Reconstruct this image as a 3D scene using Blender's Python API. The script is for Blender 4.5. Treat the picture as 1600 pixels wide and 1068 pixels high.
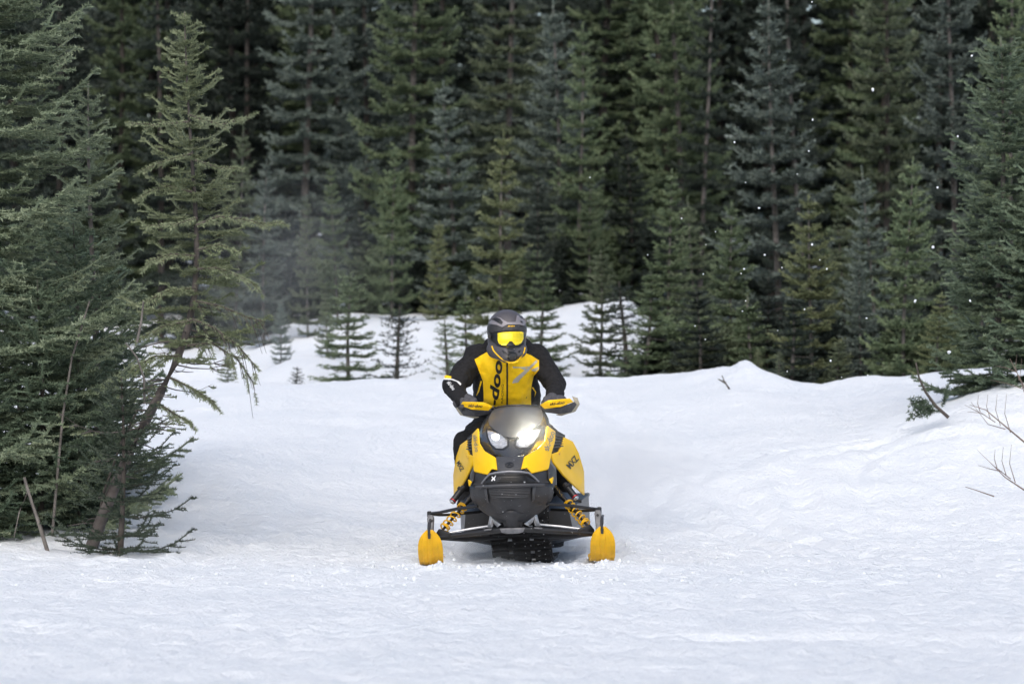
import bpy, bmesh, math, random
import numpy as np
from mathutils import Vector, Matrix
from mathutils.bvhtree import BVHTree

# ------------------------------------------------------------------ camera, sky, sun, exposure
scene = bpy.context.scene
COL = scene.collection
for o in list(bpy.data.objects):
    bpy.data.objects.remove(o)
CAM_H, FPX = 1.2, 6000.0          # camera height above the riding line; focal length in photo pixels (135 mm)
cam_d = bpy.data.cameras.new('camera')
cam_d.lens, cam_d.sensor_width = 135.0, 36.0
cam_d.clip_end = 2000
cam_d.dof.use_dof = True
cam_d.dof.focus_distance = 24.4
cam_d.dof.aperture_fstop = 4.0
cam = bpy.data.objects.new('camera', cam_d)
cam.location = (0, 0, CAM_H)
cam.rotation_euler = (math.radians(90) + math.atan(51 / FPX), 0, 0)
COL.objects.link(cam)
scene.camera = cam

SUN_EL, SUN_AZ = math.radians(47), math.radians(186)     # azimuth clockwise from +Y
world = bpy.data.worlds.new('World'); scene.world = world; world.use_nodes = True
wn = world.node_tree.nodes; wl = world.node_tree.links
wn.clear()
sky = wn.new('ShaderNodeTexSky'); sky.sky_type = 'NISHITA'; sky.sun_disc = False
sky.sun_elevation = SUN_EL; sky.sun_rotation = SUN_AZ
sky.air_density = 1.0; sky.dust_density = 3.0; sky.ozone_density = 0.6
bg = wn.new('ShaderNodeBackground'); bg.inputs['Strength'].default_value = 0.12
wo = wn.new('ShaderNodeOutputWorld')
wl.new(sky.outputs[0], bg.inputs[0]); wl.new(bg.outputs[0], wo.inputs[0])
sun_d = bpy.data.lights.new('sun', 'SUN'); sun_d.energy = 1.35; sun_d.angle = math.radians(75)
sun_d.color = (1.0, 0.97, 0.93)
sun = bpy.data.objects.new('sun', sun_d); COL.objects.link(sun)
d = Vector((math.sin(SUN_AZ) * math.cos(SUN_EL), math.cos(SUN_AZ) * math.cos(SUN_EL), math.sin(SUN_EL)))
sun.rotation_euler = d.to_track_quat('Z', 'Y').to_euler()
sun.location = d * 40
vs = scene.view_settings
vs.view_transform = 'Standard'; vs.look = 'None'; vs.gamma = 1.0; vs.use_curve_mapping = False
vs.exposure = 0.52
scene.render.engine = 'CYCLES'
scene.cycles.use_denoising = True
scene.cycles.max_bounces = 6
scene.cycles.diffuse_bounces = 3
scene.cycles.volume_bounces = 4
scene.cycles.use_adaptive_sampling = True
scene.cycles.sample_clamp_indirect = 4.0

# ------------------------------------------------------------------ helpers
def W(px, py, Y):
    """point at distance Y that the photograph shows at pixel px, py"""
    return Vector(((px - 800) / FPX * Y, Y, CAM_H - (py - 585) / FPX * Y))

def tag(o, label=None, cat=None, group=None, kind=None):
    if label: o['label'] = label
    if cat: o['category'] = cat
    if group: o['group'] = group
    if kind: o['kind'] = kind
    return o

def empty(name, loc=(0, 0, 0), rot=(0, 0, 0)):
    o = bpy.data.objects.new(name, None); o.location = loc; o.rotation_euler = rot
    o.empty_display_size = 0.1
    COL.objects.link(o); return o

def link(name, mesh, mat=None, parent=None, smooth=False):
    o = bpy.data.objects.new(name, mesh); COL.objects.link(o)
    if mat and not mesh.materials: mesh.materials.append(mat)
    if parent: o.parent = parent
    if smooth: mesh.polygons.foreach_set('use_smooth', [True] * len(mesh.polygons))
    return o

def np_mesh(name, verts, faces):
    """fast mesh from numpy verts (n,3) and faces (m,k)"""
    me = bpy.data.meshes.new(name)
    verts = np.asarray(verts, np.float32); faces = np.asarray(faces, np.int32)
    m, k = faces.shape
    me.vertices.add(len(verts)); me.vertices.foreach_set('co', verts.ravel())
    me.loops.add(m * k); me.loops.foreach_set('vertex_index', faces.ravel())
    me.polygons.add(m)
    me.polygons.foreach_set('loop_start', np.arange(0, m * k, k, dtype=np.int32))
    try: me.polygons.foreach_set('loop_total', np.full(m, k, np.int32))
    except Exception: pass
    me.update(calc_edges=True)
    return me

# ------------------------------------------------------------------ materials
def new_mat(name):
    m = bpy.data.materials.new(name); m.use_nodes = True
    nt = m.node_tree
    return m, nt, nt.nodes['Principled BSDF']

def simple(name, col, rough=0.5, metal=0.0, var=0.0, scale=30, bump=0.0, bscale=200, coat=0.0, spec=0.5, bdist=.004):
    m, nt, b = new_mat(name)
    b.inputs['Roughness'].default_value = rough; b.inputs['Metallic'].default_value = metal
    b.inputs['Base Color'].default_value = (*col, 1)
    b.inputs['Specular IOR Level'].default_value = spec
    if coat: b.inputs['Coat Weight'].default_value = coat; b.inputs['Coat Roughness'].default_value = 0.08
    tc = nt.nodes.new('ShaderNodeTexCoord')
    if var:
        n = nt.nodes.new('ShaderNodeTexNoise'); n.inputs['Scale'].default_value = scale; n.inputs['Detail'].default_value = 4
        nt.links.new(tc.outputs['Object'], n.inputs['Vector'])
        r = nt.nodes.new('ShaderNodeValToRGB')
        r.color_ramp.elements[0].position = 0.3; r.color_ramp.elements[1].position = 0.7
        r.color_ramp.elements[0].color = (*[c * (1 - var) for c in col], 1)
        r.color_ramp.elements[1].color = (*[min(1, c * (1 + var)) for c in col], 1)
        nt.links.new(n.outputs['Fac'], r.inputs[0]); nt.links.new(r.outputs[0], b.inputs['Base Color'])
    if bump:
        n2 = nt.nodes.new('ShaderNodeTexNoise'); n2.inputs['Scale'].default_value = bscale; n2.inputs['Detail'].default_value = 3
        nt.links.new(tc.outputs['Object'], n2.inputs['Vector'])
        bp = nt.nodes.new('ShaderNodeBump'); bp.inputs['Strength'].default_value = bump; bp.inputs['Distance'].default_value = bdist
        nt.links.new(n2.outputs['Fac'], bp.inputs['Height']); nt.links.new(bp.outputs[0], b.inputs['Normal'])
    return m

def foliage(name, c0, c1, c2):
    """needles: three hues mixed by noise and a little hue shift per tree"""
    m, nt, b = new_mat(name)
    tc = nt.nodes.new('ShaderNodeTexCoord'); oi = nt.nodes.new('ShaderNodeObjectInfo')
    n = nt.nodes.new('ShaderNodeTexNoise'); n.inputs['Scale'].default_value = 3.0; n.inputs['Detail'].default_value = 5; n.inputs['Roughness'].default_value = .7
    nt.links.new(tc.outputs['Object'], n.inputs['Vector'])
    r = nt.nodes.new('ShaderNodeValToRGB'); e = r.color_ramp.elements
    e[0].position = .32; e[0].color = (*c0, 1); e[1].position = .68; e[1].color = (*c2, 1)
    k = e.new(.5); k.color = (*c1, 1)
    nt.links.new(n.outputs['Fac'], r.inputs[0])
    hs = nt.nodes.new('ShaderNodeHueSaturation')
    mr = nt.nodes.new('ShaderNodeMapRange'); mr.inputs['To Min'].default_value = .8; mr.inputs['To Max'].default_value = 1.2
    nt.links.new(oi.outputs['Random'], mr.inputs['Value']); nt.links.new(mr.outputs[0], hs.inputs['Value'])
    nt.links.new(r.outputs[0], hs.inputs['Color']); nt.links.new(hs.outputs[0], b.inputs['Base Color'])
    b.inputs['Roughness'].default_value = .55; b.inputs['Specular IOR Level'].default_value = .3
    return m

M = {}
M['blue']   = foliage('needles_blue_green', (.075, .100, .086), (.125, .158, .135), (.180, .215, .185))
M['green']  = foliage('needles_green', (.066, .098, .054), (.115, .155, .084), (.178, .215, .120))
M['dark']   = foliage('needles_dark_shade', (.018, .026, .020), (.030, .042, .032), (.048, .062, .047))  # dark needles, with the shade of the deep forest gaps put into the colour
M['yellow'] = foliage('needles_yellow_green', (.100, .124, .058), (.160, .186, .092), (.220, .240, .128))
M['olive']  = foliage('needles_olive', (.070, .092, .055), (.112, .140, .084), (.165, .192, .118))
M['near']   = foliage('needles_near', (.120, .155, .095), (.185, .230, .148), (.255, .295, .200))
M['neardk'] = foliage('needles_near_dark', (.066, .098, .064), (.112, .154, .100), (.165, .208, .135))
M['lean']   = foliage('needles_leaning', (.125, .155, .080), (.190, .225, .130), (.250, .285, .180))
M['bark']   = simple('bark_grey', (.13, .118, .108), .9, var=.45, scale=18, bump=.6, bscale=60)
M['barkdk'] = simple('bark_dark', (.07, .060, .052), .9, var=.4, scale=18, bump=.6, bscale=60)
M['barkred']= simple('bark_reddish', (.092, .080, .074), .9, var=.55, scale=7, bump=.7, bscale=50)
M['twig']   = simple('bare_twig', (.16, .12, .10), .85, var=.3, scale=20)

def snow_mat():
    m, nt, b = new_mat('snow')
    tc = nt.nodes.new('ShaderNodeTexCoord')
    n1 = nt.nodes.new('ShaderNodeTexNoise'); n1.inputs['Scale'].default_value = 17; n1.inputs['Detail'].default_value = 8; n1.inputs['Roughness'].default_value = .68
    n2 = nt.nodes.new('ShaderNodeTexNoise'); n2.inputs['Scale'].default_value = 1.1; n2.inputs['Detail'].default_value = 5
    nt.links.new(tc.outputs['Object'], n1.inputs['Vector']); nt.links.new(tc.outputs['Object'], n2.inputs['Vector'])
    r = nt.nodes.new('ShaderNodeValToRGB'); e = r.color_ramp.elements
    e[0].position = .3; e[0].color = (.80, .845, .89, 1); e[1].position = .7; e[1].color = (.86, .895, .93, 1)
    nt.links.new(n2.outputs['Fac'], r.inputs[0]); nt.links.new(r.outputs[0], b.inputs['Base Color'])
    bp = nt.nodes.new('ShaderNodeBump'); bp.inputs['Strength'].default_value = .85; bp.inputs['Distance'].default_value = .05
    nt.links.new(n1.outputs['Fac'], bp.inputs['Height']); nt.links.new(bp.outputs[0], b.inputs['Normal'])
    b.inputs['Roughness'].default_value = .7; b.inputs['Specular IOR Level'].default_value = .25
    return m
M['snow'] = snow_mat()

# ------------------------------------------------------------------ terrain
rs = np.random.RandomState(4)
NT = rs.rand(256, 256)
def vnoise(x, y, k=0):
    xi = np.floor(x).astype(int); yi = np.floor(y).astype(int)
    fx = x - xi; fy = y - yi
    fx = fx * fx * (3 - 2 * fx); fy = fy * fy * (3 - 2 * fy)
    a = NT[(xi + 37 * k) % 256, (yi + 91 * k) % 256]; b = NT[(xi + 1 + 37 * k) % 256, (yi + 91 * k) % 256]
    c = NT[(xi + 37 * k) % 256, (yi + 1 + 91 * k) % 256]; e = NT[(xi + 1 + 37 * k) % 256, (yi + 1 + 91 * k) % 256]
    return (a * (1 - fx) + b * fx) * (1 - fy) + (c * (1 - fx) + e * fx) * fy - .5
def fbm(x, y, s, o=4, k=0, g=.5):
    r = 0; a = 1.0
    for i in range(o):
        r = r + a * vnoise(x * s * 2 ** i + 7.3 * i, y * s * 2 ** i + 3.1 * i, k + i); a *= g
    return r
def sm(a, b, t):
    t = np.clip((t - a) / (b - a), 0, 1); return t * t * (3 - 2 * t)
def bump2(x, y, cx, cy, sx, sy):
    return np.exp(-((x - cx) / sx) ** 2 - ((y - cy) / sy) ** 2)

def rut(x, y, pts, w, depth):
    """a shallow groove with raised lips along a polyline"""
    dmin = np.full(np.shape(x), 1e9)
    for (ax, ay), (bx, by) in zip(pts[:-1], pts[1:]):
        vx, vy = bx - ax, by - ay; L2 = vx * vx + vy * vy
        t = np.clip(((x - ax) * vx + (y - ay) * vy) / L2, 0, 1)
        dmin = np.minimum(dmin, np.hypot(x - ax - t * vx, y - ay - t * vy))
    q = dmin / w
    return -depth * np.exp(-q * q) + .6 * depth * np.exp(-((q - 1.9) / .7) ** 2)

def arc(cx, cy, rx, ry, a0, a1, n=14):
    return [(cx + rx * math.cos(math.radians(a0 + (a1 - a0) * i / n)), cy + ry * math.sin(math.radians(a0 + (a1 - a0) * i / n))) for i in range(n + 1)]

CRX = [-60, -5, -3, -1.9, -.6, .6, 1.1, 1.6, 2.05, 2.5, 2.9, 3.3, 4.4, 6, 60]
CRZ = [1.3, 1.15, 1.09, 1.09, 1.10, 1.11, 1.12, 1.17, 1.24, 1.17, 1.10, 1.16, 1.27, 1.4, 2.0]
BKX = [-60, -5.5, -4.4, -3.2, -2.3, -.5, 1.6, 2.2, 2.8, 60]
BKZ = [1.2, 1.4, 1.62, 1.82, 1.96, 2.0, 2.2, 1.6, 1.0, 1.0]
def height(x, y, fine=True):
    x = np.asarray(x, float); y = np.asarray(y, float)
    zc = np.interp(x, CRX, CRZ); yc = 38 - 3.0 * sm(1.5, 4.2, x)
    t = np.clip((y - 25.4) / (yc - 25.4), 0, 1)
    z = zc * (.55 * t * t * (3 - 2 * t) + .45 * t)
    z = z + .9 * (z / 1.1) * 0
    over = y - yc
    z = z - .38 * sm(0, 4.0, over)
    zb = np.interp(x * 54 / np.maximum(y, 40), BKX, BKZ)
    g = sm(3.5, 16.5, over)
    z = z * (1 - g) + zb * g
    z = z + .045 * np.maximum(y - 54, 0)
    z = z + .30 * bump2(x, y, -2.5, 46.0, .6, 2.0) + .12 * bump2(x, y, -3.1, 44, .4, 1.2) + .12 * bump2(x, y, 2.24, 36.8, .12, .6) + .06 * bump2(x, y, 2.42, 36.5, .18, .8)
    z = z + .42 * bump2(x, y, 4.3, 30.6, 1.3, 1.9) + .10 * bump2(x, y, -3.0, 26.2, 1.2, .8)
    z = z + .14 * bump2(x, y, -2.3, 30.5, .8, 1.5) - .06 * bump2(x, y, -1.2, 29.5, .6, 1.2)
    far = sm(8, 40, np.abs(x)); z = z + far * fbm(x, y, .05, 3, 9) * 3
    # rolling, drifts and lumps
    z = z + .16 * fbm(x, y * .6, .45, 3, 2) * sm(24, 29, y)
    if fine:
        tr = np.exp(-((x - .15 - .02 * (y - 24)) / 1.6) ** 2)
        z = z + (.022 + .010 * tr) * fbm(x, y, 2.2, 3, 5)
        near = 1 - sm(27, 33, y)
        z = z + (.013 + .018 * near) * fbm(x, y, 8.0, 4, 11, .62)
        wx = x + .5 * fbm(x, y, .8, 2, 17); wy = y + .5 * fbm(x, y, .8, 2, 19)
        z = z + .022 * (.5 - np.abs(fbm(wx * 1.6, wy * .55, 1.0, 3, 23))) * sm(.3, -.1, vnoise(x * .35, y * .25, 29)) * sm(15, 21, y)
        z = z + .010 * (.5 - np.abs(fbm(wx, wy * .9, 4.0, 3, 27)))
        # churned line just in front of the skis, calmer beneath
        z = z + (.012 + .05 * vnoise(x * 9, y * 4, 3)) * np.exp(-((y - 23.6) / .2) ** 2) * np.exp(-((x - .05) / .8) ** 2) - .03 * bump2(x, y, .08, 24.9, .35, .8)
        for pts, w, dp in RUTS:
            z = z + rut(x + .25 * vnoise(x * .9, y * .7, 21), y, pts, w * .72, dp) * (.25 + .9 * np.clip(vnoise(x * 1.1 + 5, y * .5, 14) + .5, 0, 1)) * .85
    return z
RUTS = [(arc(3.1, 28.6, 1.1, 1.7, 200, 20), .13, .05), (arc(3.2, 28.7, .72, 1.15, 210, 10), .11, .045),
        (arc(2.9, 27.2, 2.0, 3.4, 170, 60), .12, .04), ([(.6, 36), (1.1, 31), (1.9, 27), (3.6, 22)], .12, .035),
        ([(.2, 36), (.75, 31), (1.5, 27), (2.9, 22.5), (4, 20)], .12, .03), ([(-.9, 36), (-1.5, 31), (-1.7, 27), (-2.3, 22.5)], .12, .03),
        ([(-1.6, 25.2), (-.7, 21.5), (-.3, 19)], .07, .02), ([(-.47, 23.9), (-.42, 27), (-.2, 32)], .09, .04), ([(.60, 23.9), (.65, 27), (.8, 32)], .09, .04),
        ([(-3, 18.5), (1, 17.4), (4, 17.6)], .15, .03)]

def axis(segs):
    out = []
    for a, b, s in segs: out.append(np.arange(a, b, s))
    return np.concatenate(out + [[segs[-1][1]]])
gx = axis([(-160, -40, 12), (-40, -10, 3), (-10, -4.6, .3), (-4.6, 4.6, .045), (4.6, 10, .3), (10, 40, 3), (40, 160, 12)])
gy = axis([(-30, 6, 4), (6, 13, .5), (13, 22, .06), (22, 27.2, .045), (27.2, 39, .075), (39, 60, .3), (60, 110, 2), (110, 420, 20)])
GX, GY = np.meshgrid(gx, gy)
GZ = height(GX, GY)
nx, ny = len(gx), len(gy)
idx = np.arange(nx * ny).reshape(ny, nx)
F = np.stack([idx[:-1, :-1], idx[:-1, 1:], idx[1:, 1:], idx[1:, :-1]], -1).reshape(-1, 4)
ground = link('snow_ground', np_mesh('snow_ground', np.stack([GX, GY, GZ], -1).reshape(-1, 3), F), M['snow'], smooth=True)
tag(ground, 'rolling white snow covering the whole clearing', kind='structure')

def gz(x, y): return float(height(np.array([x]), np.array([y]), True)[0])

# ------------------------------------------------------------------ conifers
def tube_np(pts, rad, n=6):
    pts = np.asarray(pts, float); rad = np.asarray(rad, float); m = len(pts)
    tan = np.gradient(pts, axis=0); tan /= np.linalg.norm(tan, axis=1)[:, None] + 1e-9
    ref = np.where(np.abs(tan[:, 2:3]) > .9, np.array([[1., 0, 0]]), np.array([[0., 0, 1.]]))
    a = np.cross(tan, ref); a /= np.linalg.norm(a, axis=1)[:, None] + 1e-9
    b = np.cross(tan, a)
    th = np.linspace(0, 2 * np.pi, n, endpoint=False)
    v = pts[:, None] + rad[:, None, None] * (np.cos(th)[None, :, None] * a[:, None] + np.sin(th)[None, :, None] * b[:, None])
    i = np.arange(m * n).reshape(m, n); j = np.roll(i, -1, 1)
    f = np.stack([i[:-1], j[:-1], j[1:], i[1:]], -1).reshape(-1, 4)
    return v.reshape(-1, 3), f

def join(parts):
    V = []; Fs = []; o = 0
    for v, f in parts: V.append(v); Fs.append(f + o); o += len(v)
    return np.concatenate(V), np.concatenate(Fs)

def conifer(seed, H, R, clear=.08, whorl=.17, nb=(5, 8), dens=90, nl=.042, nw=.011, tw=.075, droop=.28, lift=.35,
            shape=.85, leader=.3, path=None, trunk_r=None, taper=.85, jit=.12, fwd=(.3, .8), lr=(.5, 1.15), core=0, wood=False, sec=True, thin=None, bare_below=None, stubs=0, belly=1.0):
    """returns (trunk mesh, crown mesh). Whorled limbs, flat sprays of side twigs, each twig dressed with needles."""
    R0 = random.Random(seed); rn = np.random.RandomState(seed)
    if path is None:
        ph = R0.uniform(0, 6.28); am = .012 * H
        path = lambda h: np.array([am * math.sin(h / H * 4 + ph), am * math.cos(h / H * 3 + ph), h])
    tr = trunk_r or (.0065 * H + .010)
    hs = np.linspace(0, H, max(10, int(H * 5)))
    wood_parts = [tube_np([path(h) for h in hs], [tr * (1 - h / H) ** taper + .004 for h in hs], 8)]
    P0 = []; P1 = []; SZ = []
    def seg(a, b, s=1.0):
        P0.append(a); P1.append(b); SZ.append(np.full(len(a), s))
    h = clear * H
    whs = []
    while h < H - leader * .4:
        whs.append(h); fr = h / H
        h += whorl * (1.05 - .45 * fr) * R0.uniform(.75, 1.3)
    for h in whs:
        fr = h / H
        prof = (1 - fr) ** shape * min(1, .55 * belly + fr * 2.6)
        k = R0.randint(*nb)
        az0 = R0.uniform(0, 6.28)
        for i in range(k):
            if thin and R0.random() < thin(fr): continue
            az = az0 + 6.283 * i / k + R0.uniform(-.35, .35)
            L = max(.05, R * prof * R0.uniform(*lr) + .03)
            hh = h + R0.uniform(-jit, jit) * whorl
            if hh > H - .02: continue
            base = path(max(0, hh))
            dv = np.array([math.cos(az), math.sin(az), 0]); sv = np.array([-dv[1], dv[0], 0])
            s0 = (lift * fr ** 1.3 - droop * (1 - fr)) + R0.uniform(-.05, .06)
            up = .22 + .1 * R0.random()
            n = max(4, int(L / .11))
            t = np.linspace(0, 1, n + 1)[:, None]
            sway = R0.uniform(-.12, .12)
            ax = base + dv * L * t + sv * L * sway * t * t + np.array([0, 0, 1]) * L * (s0 * t + up * t * t * t - .16 * t * (1 - t))
            bare = bare_below is not None and fr < bare_below(R0)
            wood_parts.append(tube_np(ax, (.0025 + .006 * L) * (1 - .85 * t[:, 0]), 4))
            if not bare: pass
            i0 = 1 if n > 4 else 0
            if not bare: seg(ax[i0:-1], ax[i0 + 1:], 1.1)
            # side twigs
            m = max(2, int(L * .9 / tw))
            tt = np.linspace(.14, .97, m); tt = np.repeat(tt, 2) + rn.uniform(-.3, .3, 2 * m) * tw / L
            tt = np.clip(tt, .08, .98)
            if bare:
                tt = tt[tt > .45]
                if len(tt) == 0: continue
            side = np.where(np.arange(len(tt)) % 2 == 0, 1., -1.)
            ii = np.clip((tt * n).astype(int), 0, n - 1); ff = (tt * n - ii)[:, None]
            o = ax[ii] * (1 - ff) + ax[ii + 1] * ff
            ln = (np.minimum(.42 * L, .48) * (1 - tt) ** .75 * np.minimum(1, .35 + tt * 2.2) + .045) * rn.uniform(.65, 1.15, len(tt))
            ang = rn.uniform(.75, 1.1, len(tt))
            vz = rn.uniform(-.22, .08, len(tt)) + s0 * .5
            dr = dv * np.cos(ang)[:, None] + sv * (side * np.sin(ang))[:, None] + np.stack([0 * vz, 0 * vz, vz], 1)
            dr /= np.linalg.norm(dr, axis=1)[:, None]
            mid = o + dr * (ln * .55)[:, None]
            d2 = dr + dv * .25 + np.array([0, 0, .12]); d2 /= np.linalg.norm(d2, axis=1)[:, None]
            end = mid + d2 * (ln * .45)[:, None]
            if bare:
                for q in range(len(o)):
                    wood_parts.append(tube_np(np.stack([o[q], mid[q], end[q]]), [.004, .003, .0015], 3))
                if R0.random() < .6:
                    seg(mid, end, .8)
                continue
            seg(o, mid); seg(mid, end)
            if wood:
                for q in range(len(o)):
                    if ln[q] > .1: wood_parts.append(tube_np(np.stack([o[q], mid[q], end[q]]), [.0028, .002, .001], 3))
            if sec:
                big = np.where(ln > .13)[0]
                for sgn in (1, -1):
                    for u in (.25, .5, .75):
                        q = big
                        if len(q) == 0: continue
                        b0 = o[q] + (end[q] - o[q]) * u
                        l2 = ln[q] * (.42 * (1 - u) + .12) * rn.uniform(.7, 1.2, len(q))
                        perp = np.cross(dr[q], np.array([0, 0, 1.0])); perp /= np.linalg.norm(perp, axis=1)[:, None] + 1e-6
                        d3 = dr[q] * .7 + perp * sgn * .75 + np.array([0, 0, -.05]) + rn.normal(0, .12, (len(q), 3))
                        d3 /= np.linalg.norm(d3, axis=1)[:, None]
                        seg(b0, b0 + d3 * l2[:, None], .9)
    # leader
    ld = np.array([path(H - leader * (1 - s)) for s in np.linspace(0, 1, 5)])
    seg(ld[:-1], ld[1:], .9)
    P0 = np.concatenate(P0); P1 = np.concatenate(P1); SZ = np.concatenate(SZ)
    L = np.linalg.norm(P1 - P0, axis=1) + 1e-6
    cnt = np.maximum(2, (L * dens * rn.uniform(.85, 1.15, len(L))).astype(int))
    k = np.repeat(np.arange(len(L)), cnt); N = len(k)
    d = (P1 - P0) / L[:, None]
    ref = np.where(np.abs(d[:, 2:3]) > .9, np.array([[1., 0, 0]]), np.array([[0., 0, 1.]]))
    a = np.cross(d, ref); a /= np.linalg.norm(a, axis=1)[:, None]; b = np.cross(a, d)   # b points up-ish
    th = rn.uniform(0, 2 * np.pi, N); th = np.where(np.sin(th) < -.3, -th * (rn.rand(N) < .5) + th * (rn.rand(N) >= .5), th)
    rad = a[k] * np.cos(th)[:, None] + b[k] * np.sin(th)[:, None]
    p = P0[k] + (P1 - P0)[k] * rn.rand(N)[:, None]
    fw = rn.uniform(*fwd, N)[:, None]
    nd = d[k] * fw + rad; nd /= np.linalg.norm(nd, axis=1)[:, None]
    ll = nl * SZ[k] * rn.uniform(.7, 1.2, N)
    wv = np.cross(nd, rn.normal(0, .6, (N, 3)) + np.array([0, 0, .65])); wv /= np.linalg.norm(wv, axis=1)[:, None] + 1e-6
    wv *= (nw * .5)
    V = np.empty((N, 3, 3)); V[:, 0] = p - wv; V[:, 1] = p + wv; V[:, 2] = p + nd * ll[:, None]
    if core:
        r0 = (core * SZ)[:, None]; th3 = [0, 2.094, 4.189]; S = len(P0)
        A = np.stack([P0 + (a * math.cos(q) + b * math.sin(q)) * r0 for q in th3], 1)
        B = np.stack([P1 + (a * math.cos(q) + b * math.sin(q)) * r0 * .75 for q in th3], 1)
        T = []
        for i in range(3):
            j = (i + 1) % 3
            T += [np.stack([A[:, i], A[:, j], B[:, j]], 1), np.stack([A[:, i], B[:, j], B[:, i]], 1)]
        V = np.concatenate([V] + T); N = len(V)
    print('conifer', seed, 'twig m', int(L.sum()), 'needles', N)
    crown = np_mesh('crown', V.reshape(-1, 3), np.arange(N * 3).reshape(-1, 3))
    for s in range(stubs):
        hh = R0.uniform(.05, .5) * H; az = R0.uniform(0, 6.28); b0 = path(hh); l = R0.uniform(.1, .35)
        e = b0 + np.array([math.cos(az) * l, math.sin(az) * l, R0.uniform(-.25, .05) * l])
        wood_parts.append(tube_np(np.stack([b0, (b0 + e) / 2 + [0, 0, .01], e]), [.007, .005, .002], 4))
    wv_, wf_ = join(wood_parts)
    trunk = np_mesh('trunk', wv_, wf_)
    return trunk, crown, N

TRIS = 0
def kind(*a, **k):
    global TRIS
    t, c, n = conifer(*a, **k); TRIS += n + len(t.polygons) * 2
    t.materials.append(M['bark']); c.materials.append(M['green'])
    return (t, c, a[1], a[2])

TALL = [kind(11 + i, H, R, clear=.04, whorl=.44, nb=(7, 9), dens=50, nl=.080, nw=.036, tw=.12, core=.018, droop=dr, lift=.3, leader=.5, stubs=12)
        for i, (H, R, dr) in enumerate([(12, 1.75, .40), (13, 1.9, .30), (11.5, 1.5, .45), (12.5, 1.8, .2)])]
MID = [kind(31 + i, H, R, clear=.04, whorl=.31, nb=(7, 10), dens=90, nl=.060, nw=.024, core=.013, tw=.085, droop=dr, lift=.38, leader=.42, shape=sh, stubs=6)
       for i, (H, R, dr, sh) in enumerate([(4.8, .95, .25, .8), (4.4, .80, .15, .8), (5.2, 1.1, .3, .9), (4.2, .85, .05, .75)])]
SMALL = [kind(51 + i, H, R, clear=.04, whorl=.18, nb=(6, 9), dens=120, nl=.046, nw=.016, core=.009, tw=.065, droop=dr, lift=.4, leader=.34, shape=sh, stubs=4)
         for i, (H, R, dr, sh) in enumerate([(2.2, .46, .15, .85), (2.4, .54, .05, .8), (2.0, .40, .2, .9), (2.3, .52, .28, .75)])]
SPARSE = [kind(71 + i, H, R, clear=.04, whorl=.095, nb=(4, 7), dens=110, nl=.030, nw=.010, tw=.05, droop=.02, lift=.3, leader=.16, shape=.95, sec=False)
          for i, (H, R) in enumerate([(1.0, .28), (1.15, .25), (.9, .32)])]
BUSH = [kind(81 + i, H, R, clear=.0, whorl=.09, nb=(8, 11), dens=95, nl=.05, nw=.018, tw=.07, core=.010, droop=.1, lift=.5, leader=.12, shape=.5, jit=.6, belly=1.9, lr=(.4, 1.2))
        for i, (H, R) in enumerate([(1.2, .62), (1.0, .7), (1.4, .6)])]
def plant(name, src, px, Y, mat, label, top=None, Hm=None, wide=1.0, rot=0, bark='bark', group=None, cat='tree', sink=.03, tilt=(0, 0)):
    """copy a kind of tree; its height comes from the top pixel row or is given"""
    t, c, H0, R0 = src
    x = (px - 800) / FPX * Y; z = gz(x, Y) - sink
    Ht = Hm or (CAM_H + (585 - top) / FPX * Y - z)
    s = Ht / H0
    if tilt == (0, 0):
        q = random.Random(int(px * 31 + Y * 17)); tilt = (q.gauss(0, .02), q.gauss(0, .022))
    e = empty(name, (x, Y, z), (tilt[0], tilt[1], rot))
    w = wide if wide < 0 else wide
    e.scale = (s * w, s * w, s)
    for nm, me, mt in (('trunk', t, M[bark]), ('crown', c, M[mat])):
        o = bpy.data.objects.new(nm, me); COL.objects.link(o); o.parent = e
        o.material_slots[0].link = 'OBJECT'; o.material_slots[0].material = mt
    tag(e, label, cat, group)
    return e
M['sapl'] = foliage('needles_sapling', (.034, .050, .034), (.058, .080, .055), (.088, .112, .078))
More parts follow.
